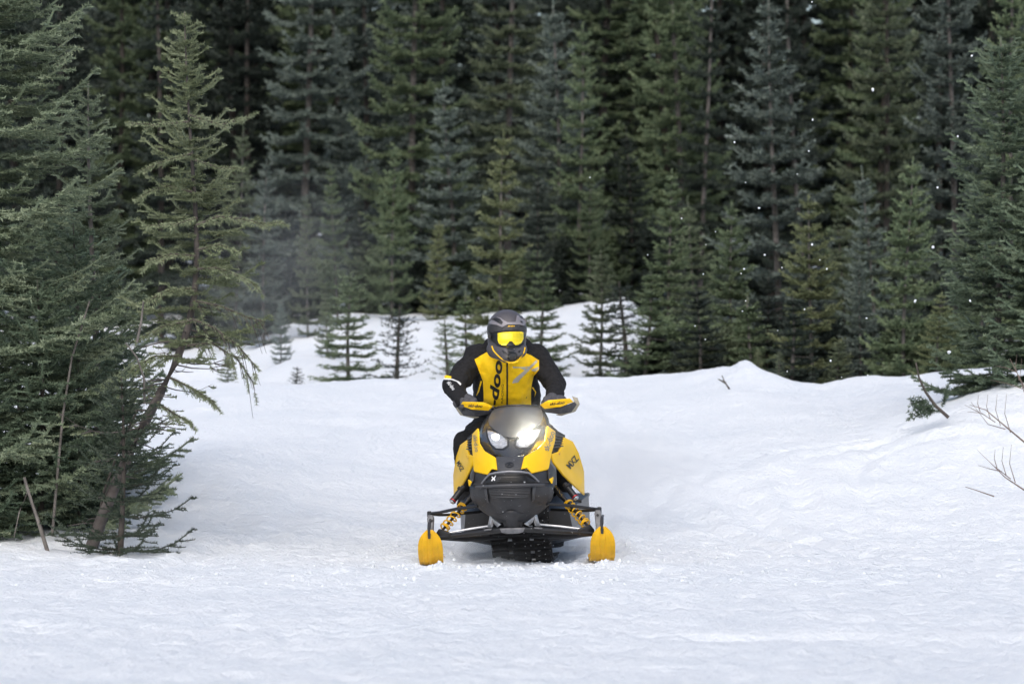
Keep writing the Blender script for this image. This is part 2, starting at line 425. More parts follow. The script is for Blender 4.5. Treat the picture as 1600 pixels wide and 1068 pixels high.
# ------------------------------------------------------------------ the forest wall behind the clearing
rr = random.Random(5)
GB, GM, GS = 'tall conifers of the forest wall', 'young conifers along the forest edge', 'saplings in the snow'
BACK = [ # px, Y, top row or None, height, kind, width, material, bark, label
 (478, 62, None, 9.5, 0, .95, 'blue', 'bark', 'tall blue-green conifer left of centre with its brown trunk showing to the top edge'),
 (395, 66, None, 9.0, 2, 1.0, 'dark', 'barkdk', 'tall dark conifer behind the snow mist right of the leaning tree top'),
 (655, 60, None, 9.5, 1, .95, 'green', 'bark', 'broad tall green conifer above the small yellowish tree left of centre'),
 (560, 65, None, 9.8, 3, .9, 'blue', 'barkdk', 'tall grey-green conifer between the two broad tall ones left of centre'),
 (794, 63, None, 9.5, 2, .9, 'olive', 'bark', 'tall olive conifer directly above the thin pale leader over the rider'),
 (945, 68, None, 9.8, 0, .9, 'dark', 'bark', 'tall dark conifer with grey trunk right of the pale blue pointed pair'),
 (1063, 60, None, 9.0, 3, .85, 'green', 'bark', 'tall mid-green conifer above and right of the rider, tip beyond top edge'),
 (1097, 59, None, 8.5, 2, .7, 'dark', 'bark', 'slim tall dark conifer with a straight pale trunk beside the large blue one'),
 (1268, 61, None, 9.0, 0, .8, 'dark', 'bark', 'tall dark conifer with thin trunk between the two large pale ones at right'),
 (1393, 53, None, 8.0, 1, .9, 'olive', 'barkdk', 'tall olive-brown conifer with dark gaps, third from the right edge'),
 (1480, 48, None, 7.6, 3, .85, 'blue', 'bark', 'tall blue-grey conifer standing second from the right edge'),
 (1573, 44, None, 6.4, 1, .75, 'green', 'bark', 'tall pale green conifer with bare grey trunk at right edge'),
 (1625, 46, None, 7.0, 0, .8, 'olive', 'bark', 'tall olive conifer cut by the right edge'),
 (250, 58, None, 8.5, 2, .8, 'dark', 'barkdk', 'tall dark conifer behind the leaning tree top'),
 (90, 60, None, 9.0, 0, .9, 'dark', 'barkdk', 'tall dark conifer in the gap at top left'),
 (-30, 56, None, 9.0, 1, .9, 'dark', 'barkdk', 'tall dark conifer at the far left edge behind the near spruces'),
]
for i, (px, Y, top, Hm, k, w, mt, bk, lb) in enumerate(BACK):
    plant('conifer_tree', TALL[k], px, Y, mt, lb, top, Hm, w, rr.uniform(0, 6.28), bk, GB)
MIDS = [
 (868, 58, -6, 0, 1.10, 'blue', 'bark', 'pale blue pointed conifer, taller left one of the pair above the rider'),
 (904, 57, 36, 1, 0.94, 'green', 'bark', 'slim conifer with a bare leader, right one of the pair above the rider'),
 (1210, 50, -14, 2, 1.16, 'blue', 'bark', 'large pale blue-green conifer with layered boughs right of centre'),
 (705, 56, 126, 1, 1.38, 'blue', 'bark', 'mid-sized blue-green conifer left of the thin pale leader tree'),
 (775, 46, 203, 1, 1.09, 'yellow', 'bark', 'yellow-green young conifer with a long thin leader directly above the helmet'),
 (610, 54, 228, 3, 0.90, 'green', 'bark', 'young green conifer with a straight bare lower trunk left of centre'),
 (525, 52, 258, 1, 0.90, 'green', 'bark', 'young green conifer with pale trunk right of the snow mist'),
 (480, 51, 310, 3, 0.78, 'olive', 'bark', 'thin conifer with a bare pole-like tip in the snow mist'),
 (412, 51, 246, 1, 0.96, 'blue', 'bark', 'misty blue conifer close behind the leaning tree on its right'),
 (366, 52, 192, 0, 0.84, 'olive', 'bark', 'misty olive conifer just right of the leaning tree top'),
 (1050, 46, 262, 2, 1.13, 'green', 'bark', 'bushy green conifer with a thin leader right of the rider'),
 (1082, 48, 306, 0, 1.16, 'olive', 'bark', 'olive conifer half hidden behind the bushy green one right of the rider'),
 (1138, 44, 313, 3, 1.04, 'green', 'bark', 'green conifer with pale trunk above the small snow mound'),
 (1265, 42, 303, 3, 1.19, 'yellow', 'bark', 'yellow-green conifer with bare lower limbs on the right'),
 (1368, 46, 258, 0, 1.04, 'blue', 'bark', 'blue-green conifer behind the straight pale trunk at right'),
 (1415, 41, 243, 3, 0.99, 'green', 'bark', 'conifer with long straight pale trunk at the right snow edge'),
 (1203, 43, 425, 0, 1.38, 'dark', 'barkdk', 'short dark blue conifer between pale trunk and yellow-green tree'),
 (1465, 40, 455, 3, 1.45, 'yellow', 'bark', 'short yellow-green conifer beside the large dark tree at right'),
 (1320, 48, 330, 2, 1.16, 'olive', 'barkdk', 'olive conifer behind the yellow-green one on the right'),
 (1530, 39, 330, 2, 1.16, 'green', 'bark', 'green conifer directly behind the large tree at the right edge'),
 (560, 56, 300, 0, 0.96, 'dark', 'barkdk', 'dark conifer between the two pale trunks left of centre'),
 (655, 57, 250, 2, 0.84, 'dark', 'barkdk', 'dark conifer between the straight trunk and the blue-green tree'),
 (840, 55, 250, 2, 0.84, 'dark', 'barkdk', 'dark conifer at the foot of the pale blue pair'),
 (985, 57, 200, 0, 1.08, 'dark', 'barkdk', 'dark conifer above the white snow bank right of the rider'),
 (925, 56, 270, 3, 0.96, 'green', 'bark', 'green conifer with bare trunk foot on the snow bank right of helmet'),
]
for (px, Y, top, k, w, mt, bk, lb) in MIDS:
    plant('conifer_tree', MID[k], px, Y, mt, lb, top, None, w, rr.uniform(0, 6.28), bk, GM)
SMALLS = [
 (683, 54, 345, 1, .9, 'yellow', 'small bright yellow-green tree at the top of the snow bank'),
 (548, 44, 425, 3, 1.5, 'green', 'bushy sapling left of centre in the dip behind the crest'),
 (510, 47, 455, 0, 1.0, 'olive', 'small dark tree on the left snow mound behind the bushy sapling'),
 (440, 48, 470, 1, 1.0, 'blue', 'small misty tree on the left snow bank'),
 (355, 43, 555, 3, 1.6, 'green', 'low bushy sapling behind the dead drooping twigs of the leaning tree'),
 (728, 46, 455, 2, 1.6, 'green', 'grey-green sapling just left of the rider'),
 (848, 45, 418, 0, 1.5, 'green', 'slim sapling just right of the helmet'),
 (935, 45, 390, 1, 1.15, 'olive', 'taller olive sapling above the rider\'s right shoulder in the picture'),
 (1343, 42, 398, 1, .95, 'blue', 'small blue-green tree between the yellow-green tree and the long pale trunk'),
 (1380, 41, 515, 3, 1.5, 'green', 'low green bush of fir at the foot of the long pale trunk'),
 (1310, 41, 530, 1, 1.6, 'olive', 'low olive fir bush right of the yellow-green tree'),
 (1090, 42, 450, 3, 1.7, 'dark', 'dark low spruce at the foot of the bushy green conifer'),
 (1010, 43, 420, 0, 1.6, 'green', 'dark green sapling at left foot of the bushy green conifer'),
 (1175, 42, 460, 2, 1.8, 'green', 'green sapling behind the small snow mound'),
 (1240, 41, 460, 0, 1.8, 'dark', 'dark sapling left of the yellow-green tree foot'),
]
for (px, Y, top, k, w, mt, lb) in SMALLS:
    plant('young_conifer', SMALL[k], px, Y, mt, lb, top, None, w, rr.uniform(0, 6.28), 'bark', GM)
SPARS = [
 (622, 43, 478, 0, 1.45, 'dark', 'sparse thin sapling alone on the white bank left of the rider'),
 (463, 42, 572, 2, 1.0, 'dark', 'tiny lone sapling on the snow crest at left'),
 (697, 44, 500, 1, 1.5, 'green', 'thin misty sapling left of the rider\'s elbow'),
 (978, 44, 440, 1, 1.6, 'dark', 'sparse dark sapling standing against the white bank right of the rider'),
 (1218, 36.6, 548, 0, 1.2, 'olive', 'small bushy sapling on the snow below the yellow-green tree'),
 (1185, 37.0, 545, 2, 1.0, 'yellow', 'small thin sapling right beside the snow mound'),
]
for (px, Y, top, k, w, mt, lb) in SPARS:
    plant('sapling', SPARSE[k], px, Y, mt, lb, top, None, w, rr.uniform(0, 6.28), 'barkdk', GS)
for px, Y, top, k, w in ((1028, 43.5, 500, 3, 1.9), (1062, 44, 480, 1, 1.8), (1112, 43, 495, 3, 1.9), (1150, 43.6, 490, 0, 1.9), (1290, 43, 480, 3, 1.9), (1335, 43.5, 490, 1, 1.8), (1400, 43, 470, 3, 1.9), (1440, 42.5, 480, 0, 1.9), (1500, 41, 470, 3, 1.9), (1258, 44, 500, 1, 2.0), (1375, 44, 500, 0, 2), (1470, 43, 490, 1, 2), (1085, 45, 480, 0, 2), (1310, 45, 490, 2, 2), (1185, 44, 500, 1, 2), (1220, 45, 480, 2, 2)):
    plant('fir_bush', BUSH[k % 3], px, Y, rr.choice(['dark', 'green', 'olive']), 'low bushy fir filling the forest edge right of the rider', top + 25, None, 1.25, rr.uniform(0, 6.28), 'barkdk', 'low firs along the right forest edge', 'bush')
for px, Y, top, k, w, mt in ((400, 53, 420, 3, 1.5, 'blue'), (455, 55, 400, 1, 1.4, 'dark'), (505, 55.5, 395, 0, 1.4, 'green'), (575, 56, 380, 3, 1.4, 'green'), (640, 56.5, 390, 1, 1.4, 'dark'), (720, 56, 380, 0, 1.5, 'green'),
                          (760, 57, 370, 3, 1.5, 'dark'), (815, 56, 385, 1, 1.4, 'green'), (880, 56.5, 360, 3, 1.5, 'dark'), (950, 57, 350, 0, 1.5, 'green'), (1010, 57.5, 340, 3, 1.5, 'dark'), (340, 54, 440, 1, 1.5, 'blue'), (300, 53, 430, 3, 1.5, 'dark'), (372, 54, 440, 0, 1.5, 'olive'), (425, 56, 430, 1, 1.5, 'green')):
    plant('fir_bush', BUSH[k % 3], px, Y, mt, 'low fir at the foot of the forest wall along the top of the snow bank', top + 15, None, 1.1, rr.uniform(0, 6.28), 'barkdk', 'low firs along the top of the snow bank', 'bush')
# rows deeper in the wood: nothing in the photograph tells them apart
for Y0, n, h in ((69, 15, 10), (74, 16, 11), (80, 17, 12), (88, 18, 13), (98, 20, 14.5), (108, 24, 16.5)):
    hw = .1333 * Y0 + 2.2
    for i in range(n):
        x = -hw + 2 * hw * (i + rr.uniform(.15, .85)) / n; Y = Y0 + rr.uniform(-2.2, 2.2)
        plant('forest_tree', TALL[rr.randrange(4)], 800 + x / Y * FPX, Y, rr.choice(['dark', 'dark', 'blue', 'green']),
              'dark conifer in the depth of the forest behind the front trees', None, h * rr.uniform(.9, 1.15), rr.uniform(.9, 1.15),
              rr.uniform(0, 6.28), 'barkdk', 'conifers deep in the forest')

# ------------------------------------------------------------------ near trees on the left
KEEP = {}
def unique_tree(name, px, Y, label, mat, bark, args, kw, rot=0, sink=.03):
    global TRIS
    t, c, n = conifer(*args, **kw); TRIS += n + len(t.polygons) * 2
    x = (px - 800) / FPX * Y
    e = empty(name, (x, Y, gz(x, Y) - sink), (0, 0, rot))
    KEEP[args[0]] = (t, c, args[1], args[2])
    link('trunk', t, M[bark], e, True); link('crown', c, M[mat], e)
    tag(e, label, 'tree', 'spruces at the left of the clearing'); return e
NEAR = dict(dens=500, nl=.024, nw=.0065, core=.0075, tw=.075, wood=True, fwd=(.1, .6))
unique_tree('spruce_tree', -20, 26.5, 'large near spruce filling the left edge, grey trunk at the frame edge', 'near', 'bark',
            (101, 5.2, 1.32), dict(clear=.02, whorl=.17, nb=(5, 7), droop=.20, lift=.25, shape=.62, leader=.3, belly=1.6, dens=220, nl=.030, nw=.0095, tw=.085, fwd=(.1, .6), core=.009))
unique_tree('spruce_tree', 146, 28.2, 'slender pale spruce with bare pointed leader between large spruce and leaning tree', 'near', 'bark',
            (102, 3.15, .66), dict(clear=.03, whorl=.15, nb=(4, 7), droop=.05, lift=.3, shape=.75, leader=.2, belly=1.5, **NEAR))
unique_tree('spruce_tree', 62, 26.2, 'low dark spruce at the front of the left cluster, boughs touching the snow', 'neardk', 'barkdk',
            (103, 1.75, .62), dict(clear=.0, whorl=.12, nb=(4, 7), droop=.1, lift=.3, shape=.55, leader=.16, belly=1.9, **NEAR))
unique_tree('spruce_tree', 118, 27.4, 'dark spruce behind the bent dead stick, left of the leaning trunk', 'neardk', 'barkdk',
            (104, 2.2, .55), dict(clear=.0, whorl=.12, nb=(4, 7), droop=.15, lift=.3, shape=.6, leader=.2, belly=1.9, **NEAR))
unique_tree('spruce_sapling', 190, 25.15, 'small dark sapling with open boughs in front of the leaning trunk', 'sapl', 'barkdk',
            (105, 1.18, .46), dict(clear=.04, whorl=.10, nb=(4, 6), droop=-.02, lift=.35, shape=.6, leader=.1, belly=1.6, sec=False, **dict(NEAR, nl=.019, core=.004)))
for k_, px, Y, Hm, w, lb in ((104, 28, 28.6, 2.0, 1.2, 'dark spruce deep in the left cluster near the frame edge'), (103, 96, 29.2, 2.2, 1.1, 'dark spruce deep in the left cluster behind the tall dead pole'),
                            (104, 165, 29.0, 1.7, 1.2, 'dark spruce deep in the left cluster behind the leaning trunk'), (103, -30, 26.0, 1.5, 1.0, 'low dark spruce cut by the left frame edge'),
                            (103, 128, 26.4, 1.15, .95, 'lowest dark spruce beside the foot of the leaning trunk')):
    plant('spruce_tree', KEEP[k_], px, Y, 'neardk', lb, None, Hm, w, 1.7 + px * .1, 'barkdk', 'spruces at the left of the clearing')
# the leaning tree: trunk follows the bend seen in the photograph
LY = 25.6
bend = [(140, 862), (165, 790), (200, 712), (236, 640), (270, 580), (296, 520), (308, 440), (308, 370), (303, 290), (296, 200), (290, 100), (288, 18)]
bp = np.array([W(px, py, LY + .0016 * (862 - py) * .25) for px, py in bend])
base_pt = bp[0].copy(); base_pt[2] = gz(base_pt[0], LY) - .04
zz = bp[:, 2] - base_pt[2]; zz[0] = 0
LH = float(zz[-1])
zs_ = np.linspace(0, LH, 60); xs_ = np.interp(zs_, zz, bp[:, 0]); ys_ = np.interp(zs_, zz, bp[:, 1])
for _ in range(3):
    for q_ in (xs_, ys_): q_[2:-2] = (q_[:-4] + q_[1:-3] + q_[2:-2] + q_[3:-1] + q_[4:]) / 5
def lean_path(h):
    return np.array([np.interp(h, zs_, xs_ - base_pt[0]), np.interp(h, zs_, ys_ - base_pt[1]), h])
def lean_path_raw(h):
    return np.array([np.interp(h, zz, bp[:, 0] - base_pt[0]), np.interp(h, zz, bp[:, 1] - base_pt[1]), h])
t, c, n = conifer(106, LH, .66, clear=.20, whorl=.115, nb=(4, 7), droop=.30, lift=.28, shape=.62, taper=1.25, jit=.5, lr=(.35, 1.15), leader=.1, path=lean_path, trunk_r=.040,
                  thin=lambda f: .45 if f < .45 else .15, bare_below=lambda R: R.uniform(.30, .44), stubs=26, belly=1.2, **NEAR)
TRIS += n
e = empty('leaning_spruce', tuple(base_pt))
link('trunk', t, M['barkred'], e, True); link('crown', c, M['lean'], e)
tag(e, 'crooked spruce leaning out from the left cluster, then rising upright', 'tree')

LEAN = e
def stick(name, pts, r0, r1, label, mat='bark', cat='branch', group=None, twigs=None):
    parts = [tube_np(pts, np.linspace(r0, r1, len(pts)), 6)]
    for tpts, a, b in twigs or []: parts.append(tube_np(tpts, np.linspace(a, b, len(tpts)), 4))
    v, f = join(parts); o0 = np.array(pts[0]); v = v - o0
    o = link(name, np_mesh(name, v, f), M[mat], None, True); o.location = o0
    return tag(o, label, cat, group)
def pts(l): return [np.array(W(*p)) for p in l]
GD = 'dead sticks in the left cluster'
stick('dead_stick', pts([(78, 872, 25.3), (62, 820, 25.4), (44, 766, 25.5), (38, 745, 25.5)]), .016, .010, 'thick grey dead stick leaning left out of the snow at lower left', 'bark', 'stick', GD,
      [(pts([(44, 766, 25.5), (30, 800, 25.45), (22, 840, 25.4)]), .007, .003)])
stick('dead_stick', pts([(82, 835, 25.7), (90, 740, 25.8), (98, 650, 25.9), (112, 560, 26), (140, 470, 26)]), .011, .006, 'thin tall dead pole right of the thick grey stick', 'bark', 'stick', GD)
stick('dead_stick', pts([(150, 845, 25.7), (162, 770, 25.6), (190, 690, 25.5), (215, 640, 25.4)]), .014, .007, 'dark dead stem beside the leaning trunk', 'barkdk', 'stick', GD)
stick('dead_stick', pts([(226, 628, 25.2), (225, 590, 25.15), (214, 558, 25.1), (196, 535, 25.1)]), .009, .004, 'short curved dead branch arching above the small sapling', 'bark', 'stick', GD)
stick('dead_stick', pts([(214, 535, 25.2), (221, 500, 25.2), (224, 470, 25.2)]), .010, .006, 'short upright grey stub left of the leaning trunk bend', 'bark', 'stick', GD)

# ------------------------------------------------------------------ right side: the near fir, bent branch, bare twigs
unique_tree('fir_tree', 1562, 31.6, 'large dark fir standing on the snow bank at right edge', 'neardk', 'bark',
            (111, 2.9, .62), dict(clear=.0, whorl=.12, nb=(5, 7), dens=240, nl=.030, nw=.008, tw=.065, core=.009, droop=.12, lift=.2, shape=.42, leader=.25, belly=1.9))['group'] = 'firs at right edge'
unique_tree('fir_tree', 1640, 31.2, 'second dark fir cut by the right edge beside the large one', 'neardk', 'bark',
            (112, 2.2, .52), dict(clear=.0, whorl=.13, nb=(5, 7), dens=240, nl=.030, nw=.008, tw=.065, core=.009, droop=.1, lift=.2, shape=.5, leader=.25, belly=1.9))['group'] = 'firs at right edge'
bb = stick('bent_branch', pts([(1482, 652, 30.2), (1462, 634, 30.2), (1446, 612, 30.2), (1436, 590, 30.2), (1431, 566, 30.2)]), .016, .006,
      'dark bent branch with a few green sprigs poking from the snow at right', 'barkdk', 'branch')
def sprig(parent_obj, plist, dens=240, nl=.022, nw=.004, mat='neardk'):
    rn = np.random.RandomState(len(plist) * 7); V = []
    for a, b in plist:
        a = np.array(a); b = np.array(b); d = b - a; L = np.linalg.norm(d); d /= L
        N = max(6, int(L * dens)); p = a + (b - a) * rn.rand(N)[:, None]
        nd = rn.normal(0, 1, (N, 3)); nd -= (nd @ d)[:, None] * d; nd /= np.linalg.norm(nd, axis=1)[:, None]; nd = nd + d * .6
        wv = np.cross(nd, rn.normal(0, 1, (N, 3))); wv *= nw / 2 / np.linalg.norm(wv, axis=1)[:, None]
        V.append(np.stack([p - wv, p + wv, p + nd * nl], 1))
    V = np.concatenate(V).reshape(-1, 3) - np.array(parent_obj.location)
    return link('foliage', np_mesh('foliage', V, np.arange(len(V)).reshape(-1, 3)), M[mat], parent_obj)
rnd = random.Random(3); pl = []
for (a, b) in [((1470, 642), (1436, 640)), ((1462, 634), (1430, 634)), ((1455, 626), (1425, 630)), ((1470, 640), (1424, 650)), ((1472, 636), (1480, 612))]:
    A = np.array(W(*a, 30.2)); B = np.array(W(*b, 30.1)); pl.append((A, B))
    for s in (.3, .5, .7, .9):
        c0 = A + (B - A) * s
        for sg in (1, -1): pl.append((c0, c0 + (B - A) * .22 + np.array([0, rnd.uniform(-.06, .06), sg * .035 + .01])))
sprig(bb, pl, dens=420, nl=.026, nw=.009)
# long limbs of the leaning tree: one green, three half dead with drooping tips
def limb(path_px, Y, green, seed, droop):
    R = random.Random(seed); ax = [np.array(W(px, py, Y + .02 * i)) for i, (px, py) in enumerate(path_px)]
    parts = [tube_np(ax, np.linspace(.009, .003, len(ax)), 5)]; segs = []
    L = [np.linalg.norm(q - p) for p, q in zip(ax[:-1], ax[1:])]
    for p, q in zip(ax[:-1], ax[1:]):
        if green: segs.append((p, q))
        m = max(2, int(np.linalg.norm(q - p) / .035))
        for i in range(m):
            o = p + (q - p) * ((i + R.random()) / m); d = (q - p) / np.linalg.norm(q - p)
            for sg in (1, -1):
                l = R.uniform(.05, .15); e2 = o + d * l * .6 + np.array([0, sg * l * .6, R.uniform(-droop, .02) * l])
                parts.append(tube_np(np.stack([o, (o + e2) / 2 + [0, 0, .004], e2]), [.0028, .002, .0012], 3))
                if R.random() < green + .35: segs.append(((o + e2) / 2 if green < .5 else o, e2))
    v, f = join(parts); o_ = link('limb', np_mesh('limb', v - np.array(LEAN.location), f), M['barkdk'], LEAN, True)
    fo = sprig(LEAN, segs, dens=480, nl=.022, nw=.006, mat='lean'); fo.name = 'limb_needles'; fo.parent = o_
limb([(306, 352), (340, 338), (380, 342), (415, 350), (440, 346)], 25.4, .9, 1, .5)
limb([(308, 420), (340, 418), (375, 432), (402, 446)], 25.4, .7, 2, .6)
limb([(306, 470), (345, 478), (385, 495), (414, 502)], 25.4, .15, 3, 1.6)
limb([(300, 498), (335, 512), (372, 540), (402, 575)], 25.4, .1, 4, 1.8)
limb([(292, 540), (330, 535), (370, 560), (398, 600)], 25.5, .1, 5, 1.8)
limb([(306, 450), (268, 452), (226, 470)], 25.6, .9, 10, .6)
limb([(302, 500), (258, 508), (216, 530)], 25.5, .9, 11, .6)
limb([(284, 556), (242, 556), (206, 576)], 25.5, .9, 12, .6)
limb([(266, 590), (300, 606), (336, 628)], 25.4, .9, 13, .5)
limb([(244, 628), (276, 648), (302, 662)], 25.4, .9, 14, .5)
limb([(308, 390), (342, 382), (368, 392)], 25.4, .9, 15, .5)
limb([(304, 250), (342, 262), (372, 262)], 25.4, .9, 16, .3)
limb([(298, 240), (262, 250), (228, 262)], 25.5, .9, 17, .3)
limb([(308, 340), (275, 350), (240, 352)], 25.5, .9, 18, .4)
limb([(300, 300), (262, 290), (225, 300)], 25.6, .9, 6, .5)
limb([(306, 400), (268, 396), (232, 408)], 25.6, .9, 7, .5)
limb([(296, 180), (345, 195), (388, 182)], 25.5, .9, 8, .3)
limb([(294, 190), (240, 195), (205, 192)], 25.5, .9, 9, .3)
GT = 'bare shrub twigs at the right edge'
def fork(base, tip, Y, n, seed):
    R = random.Random(seed); out = []
    for i in range(n):
        s = .25 + .65 * i / n; x = base[0] + (tip[0] - base[0]) * s; y = base[1] + (tip[1] - base[1]) * s
        l = (1 - s) * 60 + 15
        out.append((pts([(x, y, Y), (x - l * .5, y - l * R.uniform(.1, .4), Y + .05), (x - l, y - l * R.uniform(.2, .9), Y)]) if i % 2 else
                    pts([(x, y, Y), (x - l * .15, y - l * .5, Y + .05), (x - l * .1, y - l, Y + .1)]), .0035, .001))
    return out
stick('bare_shrub', pts([(1640, 745, 27.5), (1600, 690, 27.5), (1570, 665, 27.5), (1540, 640, 27.5), (1515, 632, 27.5)]), .009, .002, 'bare brown shrub twig, upper one at the right edge', 'twig', 'shrub', GT, fork((1600, 690), (1515, 632), 27.5, 7, 1))
stick('bare_shrub', pts([(1630, 790, 26.6), (1600, 765, 26.6), (1570, 745, 26.6), (1545, 720, 26.6)]), .008, .002, 'bare brown shrub twig, lower one at the right edge', 'twig', 'shrub', GT, fork((1600, 765), (1545, 720), 26.6, 5, 2))
stick('bare_shrub', pts([(1640, 700, 29.0), (1598, 600, 29.0), (1578, 560, 29.0)]), .008, .002, 'dark bare stem rising in front of the large right-hand fir', 'twig', 'shrub', GT, fork((1610, 640), (1580, 560), 29.0, 4, 4))
stick('fallen_twig', [np.array(W(px, py, 25.6)) * 1 for px, py in ((1553, 775), (1530, 767), (1508, 760))], .005, .002, 'thin fallen twig lying on the snow at right', 'twig', 'twig')
stick('dead_sprig', pts([(1140, 608, 35.2), (1132, 596, 35.2), (1128, 586, 35.2)]), .010, .004, 'tiny dark sprig sticking out of the snow left of the mound', 'barkdk', 'twig', None,
      [(pts([(1134, 598, 35.2), (1122, 592, 35.2)]), .012, .004)])
print('tree tris', TRIS)
# ------------------------------------------------------------------ snowmobile and rider: materials
M['yel']    = simple('yellow_paint', (.86, .52, .010), .42, var=.05, scale=6, coat=.04, spec=.25)
M['skiyel'] = simple('yellow_plastic', (.84, .46, .004), .45, var=.12, scale=14, bump=.15, bscale=60)
M['gloss']  = simple('black_gloss', (.040, .040, .042), .25, coat=.4, var=.2, scale=9)
M['matt']   = simple('charcoal_plastic', (.028, .028, .031), .50, var=.18, scale=22, bump=.2, bscale=420)
M['nose']   = simple('grey_plastic', (.052, .053, .057), .45, var=.12, scale=25, bump=.2, bscale=420)
M['black']  = simple('black_metal', (.014, .014, .015), .38, var=.25, scale=30)
M['rubber'] = simple('rubber', (.012, .012, .013), .75, var=.35, scale=35, bump=.4, bscale=160)
M['alu']    = simple('brushed_aluminium', (.55, .56, .58), .35, metal=.9, var=.15, scale=40)
M['trim']   = simple('satin_grey_trim', (.22, .225, .245), .35, metal=.3, var=.1, scale=30)
M['cast']   = simple('cast_metal', (.20, .20, .21), .5, metal=.6, var=.25, scale=40)
M['smoke']  = simple('smoked_windshield', (.085, .086, .090), .42, coat=.12, var=.1, scale=5)
M['ink']    = simple('black_print', (.010, .010, .010), .5)
M['greyink']= simple('grey_print', (.17, .17, .18), .45)
M['white']  = simple('white_print', (.72, .73, .74), .5)
M['red']    = simple('red_anodised', (.45, .02, .03), .35, metal=.4)
M['tan']    = simple('beige_plastic', (.34, .31, .24), .6, var=.15, scale=30)
M['cloth']  = simple('black_textile', (.013, .013, .0145), .88, var=.3, scale=60, bump=.8, bscale=15, spec=.25, bdist=.02)
M['yelcloth']= simple('yellow_textile', (.86, .54, .006), .7, var=.07, scale=30, bump=.8, bscale=13, spec=.3, bdist=.02)
M['glove']  = simple('grey_glove', (.062, .062, .070), .8, var=.25, scale=50, bump=.5, bscale=80)
M['shell']  = simple('matt_grey_helmet', (.070, .066, .074), .48, var=.1, scale=20)
M['peak']   = simple('light_grey_peak', (.20, .19, .21), .42, var=.1, scale=30)
M['visorin']= simple('goggle_frame', (.008, .008, .009), .35)
M['mirror'] = simple('mirrored_yellow_lens', (.95, .72, .02), .16, metal=.55, var=.03, scale=12, coat=.4)

def speckle(m, scale, lo, hi):
    nt = m.node_tree; b = nt.nodes['Principled BSDF']; tc = nt.nodes.new('ShaderNodeTexCoord'); n = nt.nodes.new('ShaderNodeTexNoise')
    n.inputs['Scale'].default_value = scale; n.inputs['Detail'].default_value = 3; nt.links.new(tc.outputs['Object'], n.inputs['Vector'])
    r = nt.nodes.new('ShaderNodeMapRange'); r.inputs['From Min'].default_value = lo; r.inputs['From Max'].default_value = hi; nt.links.new(n.outputs['Fac'], r.inputs['Value'])
    mx = nt.nodes.new('ShaderNodeMix'); mx.data_type = 'RGBA'; mx.inputs['B'].default_value = (.75, .78, .82, 1)
    mx.inputs['A'].default_value = b.inputs['Base Color'].default_value
    if b.inputs['Base Color'].links: nt.links.new(b.inputs['Base Color'].links[0].from_socket, mx.inputs['A'])
    nt.links.new(r.outputs[0], mx.inputs['Factor']); nt.links.new(mx.outputs['Result'], b.inputs['Base Color'])
M['trackrub'] = simple('snowy_track_rubber', (.012, .012, .013), .75, var=.35, scale=35, bump=.5, bscale=120); speckle(M['trackrub'], 55, .66, .74)
for k_ in ('matt', 'black', 'nose'): speckle(M[k_], 48, .70, .80)

def emit_mat(name, col, strength):
    m, nt, b = new_mat(name)
    b.inputs['Base Color'].default_value = (.8, .8, .8, 1); b.inputs['Roughness'].default_value = .1
    n = nt.nodes.new('ShaderNodeTexNoise'); n.inputs['Scale'].default_value = 60
    mr = nt.nodes.new('ShaderNodeMapRange'); mr.inputs['To Min'].default_value = strength * .8; mr.inputs['To Max'].default_value = strength
    nt.links.new(n.outputs['Fac'], mr.inputs['Value']); nt.links.new(mr.outputs[0], b.inputs['Emission Strength'])
    b.inputs['Emission Color'].default_value = (*col, 1)
    return m
M['reflect'] = simple('reflective_print', (.42, .40, .34), .5)
M['beam']  = emit_mat('lamp_beam', (1.0, .95, .78), 420)
M['led']   = emit_mat('lamp_led', (1.0, .98, .93), 2.2)
M['lens']  = simple('clear_lens', (.50, .51, .53), .25, metal=.15, var=.35, scale=40, coat=.8)

# ------------------------------------------------------------------ mesh helpers
SLED_Y = 24.0
def U(u, v, y):
    """sled-local point: u, v photo pixels from the centre line / image row, y metres behind the nose"""
    s = (SLED_Y + y)
    return Vector((u / FPX * s, y, CAM_H - (v - 585) / FPX * s))

def bm_obj(name, bm, mat, parent, smooth=True, bevel=0, solid=0, sub=0, ang=35):
    me = bpy.data.meshes.new(name); bmesh.ops.recalc_face_normals(bm, faces=bm.faces); bm.to_mesh(me); bm.free()
    o = link(name, me, mat, parent)
    if sub:
        m = o.modifiers.new('sub', 'SUBSURF'); m.levels = m.render_levels = sub
    if solid:
        m = o.modifiers.new('solid', 'SOLIDIFY'); m.thickness = solid; m.offset = 0
    if bevel:
        m = o.modifiers.new('bevel', 'BEVEL'); m.width = bevel; m.segments = 2; m.limit_method = 'ANGLE'; m.angle_limit = math.radians(25)
    if smooth:
        me.polygons.foreach_set('use_smooth', [True] * len(me.polygons))
        try: me.set_sharp_from_angle(angle=math.radians(ang))
        except Exception: pass
    return o

def poly_obj(name, verts, faces, mat, parent, side=1, **kw):
    bm = bmesh.new(); vv = [bm.verts.new(U(p[0] * side, p[1], p[2])) for p in verts]
    for f in faces: bm.faces.new([vv[i] for i in f])
    return bm_obj(name, bm, mat, parent, **kw)

def loft(name, rows, mat, parent, close=False, **kw):
    """rows of equal length lists of Vectors"""
    bm = bmesh.new(); g = [[bm.verts.new(p) for p in r] for r in rows]
    n = len(g[0])
    for a, b in zip(g[:-1], g[1:]):
        for i in range(n if close else n - 1):
            j = (i + 1) % n
            bm.faces.new((a[i], a[j], b[j], b[i]))
    return bm_obj(name, bm, mat, parent, **kw)

